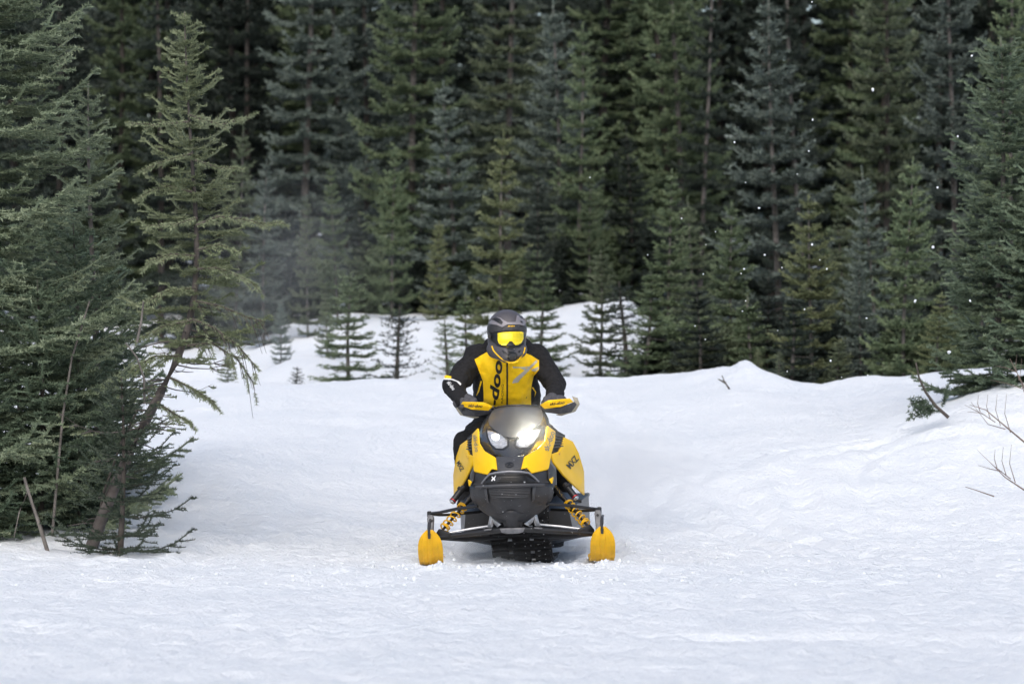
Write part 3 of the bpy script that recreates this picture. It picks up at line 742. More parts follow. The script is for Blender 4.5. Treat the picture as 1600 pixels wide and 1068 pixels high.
def tube(name, plist, r, mat, parent, n=10, cap=True):
    rad = np.full(len(plist), r) if np.isscalar(r) else np.asarray(r)
    v, f = tube_np(np.array([list(p) for p in plist]), rad, n)
    bm = bmesh.new(); vv = [bm.verts.new(p) for p in v]
    for q in f: bm.faces.new([vv[i] for i in q])
    if cap:
        bm.faces.new(vv[:n]); bm.faces.new(vv[-n:])
    return bm_obj(name, bm, mat, parent)

def box(name, c, s, mat, parent, rot=None, bevel=.006, taper=None):
    bm = bmesh.new(); bmesh.ops.create_cube(bm, size=1)
    for v in bm.verts:
        if taper and v.co.z > 0: v.co.x *= taper; v.co.y *= taper
        v.co = Vector((v.co.x * s[0], v.co.y * s[1], v.co.z * s[2]))
        if rot: v.co = rot @ v.co
        v.co += Vector(c)
    return bm_obj(name, bm, mat, parent, bevel=bevel)

def bvh_of(objs):
    bpy.context.view_layer.update(); dg = bpy.context.evaluated_depsgraph_get()
    out = []
    for o in objs:
        ev = o.evaluated_get(dg); me = ev.to_mesh()
        out.append(BVHTree.FromPolygons([v.co.copy() for v in me.vertices], [list(p.vertices) for p in me.polygons])); ev.to_mesh_clear()
    return out

def drape_bm(name, bm, trees, mat, parent, off=.003, thick=.003, grid=.012, d=Vector((0, 1, 0)), back=1.0, fallback=None):
    """bm: flat shape in the x/z plane; cut it to a grid, push it along +y on to the surface, give it thickness"""
    xs = [v.co.x for v in bm.verts]; zs = [v.co.z for v in bm.verts]
    for ax, lo, hi in ((0, min(xs), max(xs)), (2, min(zs), max(zs))):
        k = int((hi - lo) / grid)
        for i in range(1, k + 1):
            co = Vector((0, 0, 0)); co[ax] = lo + (hi - lo) * i / (k + 1); no = Vector((0, 0, 0)); no[ax] = 1
            bmesh.ops.bisect_plane(bm, geom=bm.verts[:] + bm.edges[:] + bm.faces[:], plane_co=co, plane_no=no)
    bmesh.ops.triangulate(bm, faces=[f for f in bm.faces if len(f.verts) > 4])
    last = None; miss = []
    for v in bm.verts:
        best = None
        o = v.co - d * 3.0
        for t in trees:
            h = t.ray_cast(o, d)
            if h[0] is not None and (best is None or h[3] < best[3]): best = h
        if best: v.co = best[0] - d * off; last = v.co.y
        else: miss.append(v)
    if miss:
        good = [v for v in bm.verts if v not in set(miss)]
        for v in miss:
            if good:
                q = min(good, key=lambda w: (w.co.x - v.co.x) ** 2 + (w.co.z - v.co.z) ** 2); v.co.y = q.co.y
    if thick:
        r = bmesh.ops.extrude_face_region(bm, geom=bm.faces[:])
        for e in r['geom']:
            if isinstance(e, bmesh.types.BMVert): e.co -= d * thick
    return bm_obj(name, bm, mat, parent, ang=50)

def drape(name, poly, trees, mat, parent, fn, y0, **kw):
    """poly: list of (a, b) pixels turned into points by fn(a, b, y0)"""
    bm = bmesh.new(); vs_ = []
    for a, b in poly:
        p = fn(a, b, y0); p.y = 0; vs_.append(bm.verts.new(p))
    bm.faces.new(vs_); return drape_bm(name, bm, trees, mat, parent, **kw)

def text_bm(body, height, shear=.3, bold=.012, spacing=1.0, squash=1.0):
    cu = bpy.data.curves.new('t', 'FONT'); cu.body = body; cu.size = 1; cu.shear = shear; cu.offset = bold; cu.space_character = spacing
    cu.align_x = 'CENTER'; cu.align_y = 'CENTER'; cu.resolution_u = 3
    o = bpy.data.objects.new('t', cu); COL.objects.link(o)
    bpy.context.view_layer.update(); dg = bpy.context.evaluated_depsgraph_get()
    me = bpy.data.meshes.new_from_object(o.evaluated_get(dg)); bpy.data.objects.remove(o)
    bm = bmesh.new(); bm.from_mesh(me); bpy.data.meshes.remove(me)
    bmesh.ops.remove_doubles(bm, verts=bm.verts, dist=1e-5)
    xs = [v.co.x for v in bm.verts]; ys = [v.co.y for v in bm.verts]
    cx, cy = (min(xs) + max(xs)) / 2, (min(ys) + max(ys)) / 2; sc = height / (max(ys) - min(ys))
    for v in bm.verts: v.co = Vector(((v.co.x - cx) * sc * squash, 0, (v.co.y - cy) * sc))
    return bm, (max(xs) - min(xs)) * sc * squash

def text(name, body, centre, width, height, ang, trees, mat, parent, shear=.3, bold=.012, **kw):
    """lettering of a given width/height (m), turned by ang in the x/z plane, laid on a surface; letters stay one part"""
    bm, w = text_bm(body, height, shear, bold); s = width / w
    ca, sa = math.cos(ang), math.sin(ang)
    for v in bm.verts:
        x, z = v.co.x * s, v.co.z
        v.co = Vector((centre[0] + x * ca - z * sa, 0, centre[2] + x * sa + z * ca))
    return drape_bm(name, bm, trees, mat, parent, **kw)

# ------------------------------------------------------------------ snowmobile
SROOT = W(800, 885, SLED_Y); SROOT.z = 0.0
sled = empty('snowmobile', SROOT, (0, 0, 0))
sled.rotation_mode = 'XYZ'
sled.rotation_euler = (Matrix.Rotation(math.radians(-3.3), 3, 'Z') @ Matrix.Rotation(math.radians(-1.8), 3, 'Y')).to_euler()
tag(sled, 'yellow and black snowmobile coming head-on over the snow, one headlight glaring', 'snowmobile')
SIDES = (-1, 1)

# inner body: dark hull behind all panels
hull_rows = []
for y, t0 in ((.40, 718), (.62, 692), (.85, 668), (1.2, 655)):
    half = [(30, t0 + 3), (50, t0 + 12), (57, max(t0 + 20, 705)), (57, 760), (40, 800)]
    hull_rows.append([U(0, t0, y)] + [U(a, b, y) for a, b in half] + [U(0, 815, y)] + [U(-a, b, y) for a, b in half[::-1]])
hull = loft('inner_hull', hull_rows, M['black'], sled, close=True, bevel=.01)
for s in SIDES:
    poly_obj('foot_well', [(40, 800, .62), (80, 798, .75), (86, 840, .85), (42, 846, .7), (60, 770, 1.2), (100, 775, 1.6), (100, 838, 1.7), (44, 850, 1.3)],
             [(0, 1, 2, 3), (0, 4, 5, 1), (1, 5, 6, 2), (2, 6, 7, 3)], M['black'], sled, s, solid=.01, bevel=.004)
    poly_obj('footrest', [(22, 843, .95), (38, 843, .95), (38, 853, .97), (26, 856, .97)], [(0, 1, 2, 3)], M['tan'], sled, s, solid=.03, bevel=.006)
    poly_obj('side_guard', [(70, 790, 1.05), (92, 800, 1.2), (90, 835, 1.2), (70, 838, 1.05)], [(0, 1, 2, 3)], M['cast'], sled, s, solid=.01, bevel=.003)

# headlight shroud (gloss black mask)
def wrap_rows(rows, k, n=10, p=2.0):
    out = []
    for v, hw, y in rows:
        out.append([U(hw * t, v, y + k * abs(t) ** p) for t in np.linspace(-1, 1, n * 2 + 1)])
    return out
shroud = loft('headlight_shroud', wrap_rows([(634, 30, .985), (640, 38, .945), (648, 45, .875), (656, 50, .79), (665, 53, .69), (676, 54, .56), (689, 53, .43), (700, 46, .33), (709, 34, .25), (716, 20, .19), (719, 12, .17)], .17),
              M['gloss'], sled, solid=.012)
SB = bvh_of([shroud])
wpoly = [(0, 682), (7, 681.2), (14, 679), (21, 675.5), (28, 671), (35, 666.3), (40, 662), (42.3, 657), (42.8, 651), (40, 643), (36, 636.5), (30, 634.5)]
wshield = drape('windshield', wpoly + [(-a, b) for a, b in wpoly[:0:-1]], SB, M['smoke'], sled, U, .75, off=.012, thick=.006)
tube('windshield_edge', [U(34 * t, 632.5 + 3 * t * t, .955 + .13 * t * t) for t in np.linspace(-1, 1, 13)], .005, M['matt'], sled)
SB = bvh_of([shroud])
lens_poly = [(43, 671), (33, 673), (20, 677.5), (8, 687), (7, 695), (14, 699), (24, 698.5), (33, 692), (39, 682)]
for s in SIDES:
    hl = drape('headlight', [(s * a, b) for a, b in lens_poly], SB, M['lens'], sled, U, .42, off=.002, thick=.006)
    drape('lamp_surround', [(s * a, b) for a, b in ((46, 668), (33, 670), (18, 675), (5, 686), (4, 697), (13, 702), (26, 701), (36, 694), (42, 683))], SB, M['black'], sled, U, .42, off=.001, thick=.002)
    HB = bvh_of([hl])
    if s < 0:
        drape('led_unit', [(s * a + -27 * 0, b) for a, b in ((34, 678), (29, 676.5), (23, 677.5), (20.5, 681), (21.5, 685), (26, 687), (31, 685.5), (34, 682))], HB, M['led'], hl, U, .42, off=.001, thick=.004)
        drape('led_unit', [(s * a, b) for a, b in ((24, 690), (14, 690), (13, 694), (18, 697), (24, 696))], HB, M['lens'], hl, U, .42, off=.001, thick=.006)
    else:
        c = (23, 681)
        drape('led_unit', [(c[0] + 8.0 * math.cos(a), c[1] + 7.2 * math.sin(a)) for a in np.linspace(0, 2 * math.pi, 20, endpoint=False)], HB, M['beam'], hl, U, .42, off=.001, thick=.008, grid=.03)
        drape('led_unit', [(a, b) for a, b in ((24, 692), (12, 692), (10, 695), (15, 698), (24, 697))], HB, M['lens'], hl, U, .42, off=.001, thick=.006)

# yellow hood panels
HOODV = [(54, 667, .57), (64, 676, .66), (64.5, 690, .58), (61, 710, .40), (58, 735, .24), (35, 740, .05), (28, 731, .05), (18.5, 733, .03), (22, 714, .15), (41, 703, .27), (51, 690, .43)]
hoods = []
for s in SIDES:
    hoods.append(poly_obj('hood_panel', HOODV, [(0, 1, 2, 10), (10, 2, 3, 9), (9, 3, 6, 8), (8, 6, 7), (3, 4, 5, 6)], M['yel'], sled, s, solid=.014, bevel=.005, ang=8))
nose = poly_obj('nose_panel', [(-22, 713, .165), (22, 713, .165), (19, 735, .045), (-19, 735, .045), (0, 714, .145), (0, 735, .03)], [(0, 4, 5, 3), (4, 1, 2, 5)], M['nose'], sled, solid=.014, bevel=.004)
NB = bvh_of([nose])
em = bmesh.new()
c0 = U(0, 725, .09)
def ring(bm, c, rx, rz, w, n=24):
    a = [bm.verts.new((c.x + rx * math.cos(t), 0, c.z + rz * math.sin(t))) for t in np.linspace(0, 6.2832, n, endpoint=False)]
    b = [bm.verts.new((c.x + (rx - w) * math.cos(t), 0, c.z + (rz - w) * math.sin(t))) for t in np.linspace(0, 6.2832, n, endpoint=False)]
    for i in range(n): bm.faces.new((a[i], a[(i + 1) % n], b[(i + 1) % n], b[i]))
ring(em, c0, .027, .016, .004)
q = [em.verts.new((c0.x + a, 0, c0.z + b)) for a, b in ((-.016, -.002), (0, .007), (.016, -.002), (.010, -.004), (0, .001), (-.010, -.004))]
em.faces.new(q)
drape_bm('nose_emblem', em, NB, M['black'], nose, off=.009, thick=.002)
HB_ = [bvh_of([h]) for h in hoods]
# lettering on the hood sides
text('hood_lettering', 'ski-doo', U(57.5, 690, .5), .120, .034, math.radians(74), HB_[1], M['greyink'], hoods[1], shear=.1, off=.013, thick=.001)
text('hood_lettering', 'ski-doo', U(-57, 690, .5), .108, .030, math.radians(-76), HB_[0], M['greyink'], hoods[0], shear=.1, off=.013, thick=.001)
# vents and side pods
PODV = [(75, 685, .80), (87, 692, .92), (95, 710, .98), (101, 738, 1.05), (101, 776, 1.04), (93, 766, .86), (76, 745, .60), (63, 725, .45), (59.5, 711, .43), (70, 707, .58),
        (80, 697, .80), (98, 757, .95), (70, 720, .58)]
pods = []
for s in SIDES:
    pods.append(poly_obj('side_pod', PODV, [(0, 1, 10), (9, 0, 10, 12), (8, 9, 12), (8, 12, 7), (7, 12, 6), (12, 11, 5, 6), (11, 4, 5), (3, 4, 11), (10, 1, 2, 3, 11, 12)], M['yel'], sled, s, solid=.014, bevel=.005, ang=8))
    vent = poly_obj('side_vent', [(62, 672, .72), (76, 682, .90), (76, 700, .74), (70, 707, .62), (61, 711, .50), (62, 690, .62)], [(0, 1, 2, 5), (5, 2, 3, 4)], M['rubber'], sled, s, solid=.01, bevel=.003)
    for k in range(5):
        a = .12 + .19 * k
        p0 = U(s * 64, 677 + 26 * a, .66 - .1 * a) + Vector((0, -.02, 0)); p1 = U(s * 75, 682 + 19 * a, .86 - .16 * a) + Vector((0, -.02, 0))
        tube('slat', [p0, p0.lerp(p1, .5) + Vector((0, -.01, 0)), p1], .006, M['matt'], vent, 6)
PB = [bvh_of([p]) for p in pods]
text('pod_lettering', 'MXZ', U(87.5, 723, 1.0), .082, .040, math.radians(50), PB[1], M['ink'], pods[1], shear=.25, bold=.02, off=.010, thick=.001)
text('pod_lettering', 'MXZ', U(-87.5, 724, 1.0), .070, .036, math.radians(-52), PB[0], M['ink'], pods[0], shear=.1, bold=.02, off=.010, thick=.001)
text('pod_badge', '600R', U(73, 708, .75), .030, .012, math.radians(42), PB[1], M['red'], pods[1], shear=.2, off=.010, thick=.001)
text('pod_badge', '600R', U(-73, 711, .75), .026, .011, math.radians(-50), PB[0], M['red'], pods[0], shear=.2, off=.010, thick=.001)

# front bumper and belly
band = loft('front_band', wrap_rows([(733, 57, .05), (742, 60, .02), (752, 62, .0), (759, 62, .01)], .22, p=2.4), M['matt'], sled, solid=.012)
belly = loft('front_bumper', wrap_rows([(755, 61, -.015), (762, 64, -.03), (771, 64, -.02), (780, 61, .01), (790, 54, .05), (799, 43, .085), (807, 32, .115), (814, 22, .14)], .24, p=2.2), M['matt'], sled, solid=.014)
BB = bvh_of([belly]); FB = bvh_of([band])
grille = drape('grille_recess', [(-35, 762), (35, 762), (30, 776), (0, 781), (-30, 776)], BB, M['black'], sled, U, 0, off=.008, thick=.002)
for k in range(6):
    v = 763.5 + 2.5 * k; hw = 33 - .9 * k
    tube('slat', [U(hw * t, v, -.045 + .24 * (abs(t) * hw / 64) ** 2.2 + .0022 * k) for t in np.linspace(-1, 1, 9)], .0028, M['nose'], grille, 6)
for s in SIDES:
    drape('bumper_rib', [(s * 36, 760), (s * 41, 760), (s * 37, 783), (s * 34, 785)], BB, M['nose'], sled, U, 0, off=.008, thick=.012)
    drape('bumper_crease', [(s * 36, 784), (s * 38, 783), (s * 47, 790), (s * 46, 791.5)], BB, M['black'], sled, U, 0, off=.007, thick=.002)
    poly_obj('side_reflector', [(61, 750, .12), (66, 746.5, .16), (66, 750, .16), (64.5, 757, .13)], [(0, 1, 2, 3)], M['yel'], sled, s, solid=.01, bevel=.002)
    poly_obj('side_cheek', [(57, 722, .34), (66, 738, .42), (67, 757, .34), (64, 765, .28), (60, 750, .16), (58, 735, .22)], [(0, 1, 2, 3, 4, 5)], M['matt'], sled, s, solid=.012, bevel=.004)
# loop bar of the bumper
tube('bumper_bar', [U(-53 + 106 * i / 16, 757.5 + .8 * abs(i - 8) / 8, -.055 + .20 * (abs(i - 8) / 8 * .83) ** 2.4) for i in range(17)], .0085, M['nose'], sled, 10)
drape('name_strip', [(-40, 752), (-28, 741), (28, 741), (40, 752), (36, 755), (-36, 755)], FB, M['black'], sled, U, 0, off=.008, thick=.002)
tube('silver_trim', [U(u, v, -.012 + .22 * (abs(u) / 62) ** 2.4) for u, v in ((-44.5, 753.5), (-38, 746), (-31, 739.3), (-20, 737.2), (0, 736), (20, 737.2), (31, 739.3), (38, 746), (44.5, 753.5))], .0068, M['trim'], sled, 8)
for k in range(4):
    v = 743.5 + 2.6 * k
    tube('band_slat', [U((26 + 2.5 * k) * t, v, -.018 + .22 * (abs(t) * 30 / 62) ** 2.4) for t in np.linspace(-.55, 1, 9)], .0022, M['rubber'], sled, 6)
lg = bmesh.new()
for pl_ in ([(-29, 749.5), (-26, 745.5), (-24, 745.5), (-22.5, 741.8), (-20.5, 741.8), (-23, 746.5), (-25, 747), (-27, 750.5)], [(-28.5, 743.5), (-26.5, 742.8), (-22, 748.5), (-23.5, 750)]):
    q = []
    for a, b in pl_:
        p = U(a, b, 0); p.y = 0; q.append(lg.verts.new(p))
    lg.faces.new(q)
drape_bm('band_logo', lg, FB, M['white'], sled, off=.012, thick=.001)
chin = loft('skid_chin', [[U(hw * t, v, y + .1 * t * t) for t in np.linspace(-1, 1, 9)] for v, hw, y in ((797, 17, .06), (802, 23, .07), (810, 15, .11), (822, 13, .17), (827, 17, .19))], M['matt'], sled, solid=.012)
poly_obj('skid_plate', [(-20, 824, .16), (20, 824, .16), (17, 831, .165), (9, 833, .17), (-9, 833, .17), (-17, 831, .165)], [(0, 1, 2, 3, 4, 5)], M['cast'], sled, solid=.012, bevel=.004)
for s in SIDES:
    poly_obj('frame_gusset', [(18, 818, .2), (34, 806, .28), (30, 816, .28), (24, 822, .22)], [(0, 1, 2, 3)], M['alu'], sled, s, solid=.008, bevel=.002)
    poly_obj('frame_strut', [(31, 804, .3), (36, 804, .32), (40, 822, .34), (34, 822, .32)], [(0, 1, 2, 3)], M['alu'], sled, s, solid=.02, bevel=.003)

# front suspension, one set each side
for s in SIDES:
    dv = 2.0 * s
    hub = U(s * 133, 799 + dv * .3, .42)
    arm = tube('upper_arm', [U(s * 54, 788, .25), U(s * 90, 792, .33), U(s * 116, 796.5, .39), hub], [.011, .011, .010, .012], M['black'], sled)
    tube('rear_tube', [U(s * 54, 797, .70), U(s * 100, 800.5, .56), U(s * 118, 800.5, .47), hub], .009, M['black'], arm)
    tube('ball_joint', [hub + Vector((0, 0, -.018)), hub + Vector((0, 0, .012)), hub + Vector((0, 0, .018))], [.015, .015, .010], M['black'], arm)
    lo = U(s * 124, 836 + dv * .3, .42)
    low = tube('lower_arm', [U(s * 8, 826, .22), U(s * 40, 828.5, .27), U(s * 90, 833, .36), lo], [.019, .020, .018, .014], M['black'], sled)
    tube('rear_tube', [U(s * 20, 838, .72), U(s * 80, 840, .58), lo], .015, M['black'], low)
    poly_obj('arm_plate', [(100, 829, .36), (118, 822, .40), (124, 830, .42), (122, 840, .42), (96, 838, .37)], [(0, 1, 2, 3, 4)], M['black'], low, s, solid=.02, bevel=.005)
    poly_obj('arm_decal', [(33, 823.6, .225), (46, 825, .24), (45, 827.5, .24), (34, 826.5, .225)], [(0, 1, 2, 3)], M['greyink'], low, s, solid=.002)
    tube('tie_rod', [U(s * 34, 819, .42), U(s * 70, 823.5, .42), U(s * 112, 830, .42)], .0075, M['alu'], sled)
    top, bot = U(s * 76, 781, .62), U(s * 117, 828, .43)
    shock = tube('shock_absorber', [U(s * 60, 762, .68), U(s * 68, 772, .65), top.lerp(bot, .25), bot], [.020, .022, .010, .008], M['black'], sled)
    ax_ = (bot - top); L_ = ax_.length; ax_.normalize()
    e1 = ax_.cross(Vector((0, 1, 0))).normalized(); e2 = ax_.cross(e1)
    turns = 7.5; nn = 150; cp = []
    for i in range(nn + 1):
        t_ = i / nn; a = t_ * turns * 2 * math.pi
        tt_ = (t_ - .5) * (1 - .35 * abs(2 * t_ - 1) ** 4) / .65 * .65 + .5
        cp.append(top + ax_ * L_ * tt_ + (e1 * math.cos(a) + e2 * math.sin(a)) * .029)
    tube('coil_spring', cp, .0050, M['skiyel'], shock, 6)
    res = tube('reservoir', [U(s * 79, 758, .50), U(s * 84, 764, .48), U(s * 97, 780.5, .44)], [.016, .021, .021], M['black'], sled, 14)
    rd = (U(s * 97, 780.5, .44) - U(s * 84, 764, .48)).normalized(); r0 = U(s * 97, 780.5, .44)
    tube('reservoir_ring', [r0 - rd * .012, r0 - rd * .006], .0225, M['red'], res, 14)
    tube('reservoir_cap', [r0, r0 + rd * .006, r0 + rd * .010], [.019, .016, .006], M['alu'], res, 14)
    tube('clamp', [U(s * 82, 760, .485), U(s * 84, 763, .48)], .025, M['rubber'], res, 14)
    # spindle
    sp = loft('spindle', [[U(s * 131 + hw * a, v, .40 + .03 * b) for a, b in ((-1, -1), (1, -1), (1.1, 1), (-1.1, 1))] for v, hw in ((800, 3.6), (806, 5.2), (813, 4.6), (825, 3.8), (840, 4.6), (862, 4))], M['cast'], sled, close=True, bevel=.004)
    tube('spindle_bolt', [U(s * 131, 808, .36), U(s * 131, 808, .375)], .009, M['black'], sp, 10)
    # ski: keeled running surface, turned-up rounded tip, handle loop
    cx = s * 134.4 + 6.5; off = 1.2 * s
    prof = [(1.05, .03, .5), (1.0, .025, .9), (.85, .022, 1), (.5, .018, 1), (.25, .02, 1), (.12, .028, .96), (.03, .050, .98), (-.03, .085, 1.0), (-.075, .122, 1.0), (-.103, .152, .97), (-.122, .178, .89), (-.135, .202, .75), (-.144, .222, .56), (-.148, .238, .34), (-.150, .246, .22)]
    kx = [-1, -.93, -.62, -.56, -.30, -.24, -.10, 0, .10, .24, .30, .56, .62, .93, 1]
    kd = [.2, 0, 0, .45, .45, 0, .55, 1, .55, 0, .45, .45, 0, 0, .2]
    rows = []
    pp = [Vector((y, z)) for y, z, _ in prof]
    for i, (y, z, w) in enumerate(prof):
        tg = (pp[min(i + 1, len(pp) - 1)] - pp[max(i - 1, 0)]).normalized(); nrm = Vector((tg.y, -tg.x))
        if nrm.y > 0 and y > .2: nrm = -nrm
        if nrm.x > 0 and y < .2: nrm = -nrm
        kdep = .007 * min(1, w)
        base = U(cx, 886 + off, 0)
        rows.append([Vector((base.x + a * .0775 * w - (y - .1) * .0577, y + nrm.x * kdep * k_, z + nrm.y * kdep * k_ + off * -.004)) for a, k_ in zip(kx, kd)])
    ski = loft('ski', rows, M['skiyel'], sled, solid=.009, bevel=0, ang=28)
    b0 = U(cx, 0, 0).x + .012
    tube('ski_loop', [Vector((b0, .10, .30)), Vector((b0, -.04, .30)), Vector((b0, -.125, .292)), Vector((b0, -.158, .262)), Vector((b0, -.160, .225)), Vector((b0, -.155, .198))], [.007, .009, .011, .011, .010, .008], M['matt'], ski, 8)
    box('ski_saddle', (b0, .42, .07), (.05, .22, .09), M['black'], ski)

# track: rubber belt with rows of lugs
TP0 = [(.80, .46), (.74, .40), (.76, .32), (.83, .24), (.92, .15), (1.0, .075), (1.10, .03), (1.25, .012), (1.6, .008), (2.0, .008), (2.4, .010), (2.7, .05), (2.82, .14), (2.78, .25), (2.6, .30), (2.0, .36), (1.2, .43)]
TP = [(y - .18, z - .025) for y, z in TP0]
TW = .195
tp = [Vector((y, z)) for y, z in TP]; n = len(tp)
dense = []
for i in range(n):
    a, b, c, d_ = tp[i - 1], tp[i], tp[(i + 1) % n], tp[(i + 2) % n]
    for k in range(6):
        t = k / 6; dense.append(.5 * ((2 * b) + (c - a) * t + (2 * a - 5 * b + 4 * c - d_) * t * t + (-a + 3 * b - 3 * c + d_) * t ** 3))
bm = bmesh.new(); ga = []; m_ = len(dense)
for i, p in enumerate(dense):
    tg = (dense[(i + 1) % m_] - dense[i - 1]).normalized(); nr = Vector((-tg.y, tg.x))
    q = p + nr * .022
    ga.append([bm.verts.new((-TW + .02, p.x, p.y)), bm.verts.new((TW + .02, p.x, p.y)), bm.verts.new((TW + .02, q.x, q.y)), bm.verts.new((-TW + .02, q.x, q.y))])
for i in range(m_):
    a, b = ga[i], ga[(i + 1) % m_]
    for k in range(4): bm.faces.new((a[k], a[(k + 1) % 4], b[(k + 1) % 4], b[k]))
track = bm_obj('track', bm, M['trackrub'], sled, smooth=False)
cum = [0]
for i in range(1, m_): cum.append(cum[-1] + (dense[i] - dense[i - 1]).length)
cum = np.array(cum); dy = np.array([p.x for p in dense]); dz = np.array([p.y for p in dense])
lugmesh = bpy.data.meshes.new('lug'); bm = bmesh.new()
for cx_, w_ in ((-.135, .10), (0, .10), (.135, .10)):
    r = bmesh.ops.create_cube(bm, size=1)
    for v in r['verts']:
        v.co = Vector((cx_ + v.co.x * w_, v.co.y * (.012 if v.co.z > 0 else .02), -.004 + (v.co.z - .5) * -.0 + v.co.z * .042))
bm.to_mesh(lugmesh); bm.free(); lugmesh.materials.append(M['trackrub'])
clipmesh = bpy.data.meshes.new('track_clip'); bm = bmesh.new(); bmesh.ops.create_cube(bm, size=1)
for v in bm.verts: v.co = Vector((v.co.x * .026, v.co.y * .014, v.co.z * .012))
bm.to_mesh(clipmesh); bm.free(); clipmesh.materials.append(M['alu'])
s_ = .02; kk = 0
while s_ < cum[-1]:
    y, z = np.interp(s_, cum, dy), np.interp(s_, cum, dz)
    y2, z2 = np.interp(s_ + .01, cum, dy), np.interp(s_ + .01, cum, dz)
    tg = Vector((0, y2 - y, z2 - z)).normalized(); out = Vector((0, tg.z, -tg.y))
    if y < 2.0:      # rows toward the rear are never seen
        rot = Matrix((Vector((1, 0, 0)), tg, out)).transposed().to_4x4()
        o = bpy.data.objects.new('lug', lugmesh); COL.objects.link(o); o.parent = track; o.matrix_local = Matrix.Translation(Vector((.02, y, z)) + out * .012) @ rot
        if kk % 2 == 0:
            for cx_ in (-.07, .07):
                o = bpy.data.objects.new('track_clip', clipmesh); COL.objects.link(o); o.parent = track; o.matrix_local = Matrix.Translation(Vector((cx_ + .02, y, z)) + out * .004) @ rot
    s_ += .062; kk += 1
# tunnel, seat, running boards behind
box('tunnel', (0, 1.95, .47), (.42, 1.7, .10), M['black'], sled)
seat = loft('seat', [[Vector((hw * a, y, z + (.10 if b else -.12))) for a, b in ((-1, 0), (-.8, 1), (.8, 1), (1, 0))] for y, z, hw in ((1.25, .62, .12), (1.5, .66, .16), (1.9, .66, .17), (2.3, .70, .15))], M['rubber'], sled, close=True, bevel=.02)
for s in SIDES:
    box('running_board', (s * .30, 1.9, .36), (.20, 1.4, .025), M['black'], sled)
box('snow_flap', (0, 2.84, .30), (.40, .012, .34), M['rubber'], sled)
# handlebar, grips, guards
bar = tube('handlebar', [U(-88, 636, 1.22), U(-50, 637, 1.16), U(-20, 646, 1.12), U(20, 646, 1.12), U(50, 637, 1.16), U(88, 636, 1.22)], .011, M['black'], sled)
tube('steering_post', [U(0, 648, 1.12), U(0, 680, .95)], .02, M['black'], sled)
guards = []
for s in SIDES:
    g = poly_obj('hand_guard', [(37, 633, 1.06), (50, 626.5, 1.00), (84, 624.5, 1.05), (88.5, 630, 1.10), (70, 637, 1.03), (44, 639.5, 1.04)], [(0, 1, 4, 5), (1, 2, 3, 4)], M['yel'], sled, s, solid=.008, bevel=.003)
    poly_obj('guard_base', [(36, 636, 1.09), (44, 640.5, 1.07), (70, 638.5, 1.06), (90, 630, 1.12), (93, 634, 1.14), (84, 646, 1.12), (64, 648, 1.09), (40, 644, 1.1)], [(0, 1, 7), (1, 2, 6, 7), (2, 3, 4, 5, 6)], M['glove'], sled, s, solid=.01, bevel=.004)
    poly_obj('guard_wing', [(86, 621, 1.16), (94, 624, 1.17), (97, 634, 1.18), (90, 645, 1.17), (68, 651, 1.14), (60, 649.5, 1.12), (84, 645, 1.145), (91, 634, 1.15)], [(0, 1, 2, 7), (7, 2, 3, 6), (6, 3, 4, 5)], M['tan'], sled, s, solid=.008, bevel=.003)
    gb = bvh_of([g])
    text('guard_lettering', 'ski-doo', U(s * 64, 632, 1.03) + Vector((0, 0, .002)), .098, .019, math.radians(5 if s > 0 else -4), gb, M['ink'], g, shear=.35, bold=.03, off=.007, thick=.001, grid=.02)
    tube('guard_mount', [U(s * 38, 634, 1.06), U(s * 38, 642, 1.14)], .009, M['black'], sled)
# ------------------------------------------------------------------ rider (own thing, astride the machine)
def P(px, py, y):
    return W(px, py, SLED_Y + y)
rider = empty('person', W(800, 700, SLED_Y + 1.9))
rider.location = (0, 0, 0)
tag(rider, 'rider in yellow and black snow suit, grey helmet and yellow goggles on the snowmobile', 'person')

def capsule(bm, a, b, ra, rb, flat=1.0, rings=6, n=16):
    """tapered rounded limb from a to b; flat squeezes it in y"""
    a, b = Vector(a), Vector(b); ax = (b - a); L = ax.length; ax.normalize()
    ref = Vector((0, 1, 0)) if abs(ax.y) < .9 else Vector((1, 0, 0))
    e1 = ax.cross(ref).normalized(); e2 = ax.cross(e1)
    prof = [(-ra * math.cos(t), ra * math.sin(t)) for t in np.linspace(.02, math.pi / 2, rings)]
    prof += [(L + rb * math.sin(t), rb * math.cos(t)) for t in np.linspace(0, math.pi / 2 - .02, rings)]
    g = []
    for h, r in prof:
        ring_ = []
        for k in range(n):
            th = 2 * math.pi * k / n; o = e1 * math.cos(th) * r + e2 * math.sin(th) * r
            o.y *= flat; ring_.append(bm.verts.new(a + ax * h + o))
        g.append(ring_)
    for p, q in zip(g[:-1], g[1:]):
        for k in range(n): bm.faces.new((p[k], p[(k + 1) % n], q[(k + 1) % n], q[k]))
    bm.faces.new(g[0]); bm.faces.new(g[-1])

def ellipsoid(bm, c, r, rot=None):
    res = bmesh.ops.create_uvsphere(bm, u_segments=24, v_segments=14, radius=1)
    for v in res['verts']:
        q = Vector((v.co.x * r[0], v.co.y * r[1], v.co.z * r[2]))
        if rot: q = rot @ q
        v.co = q + Vector(c)

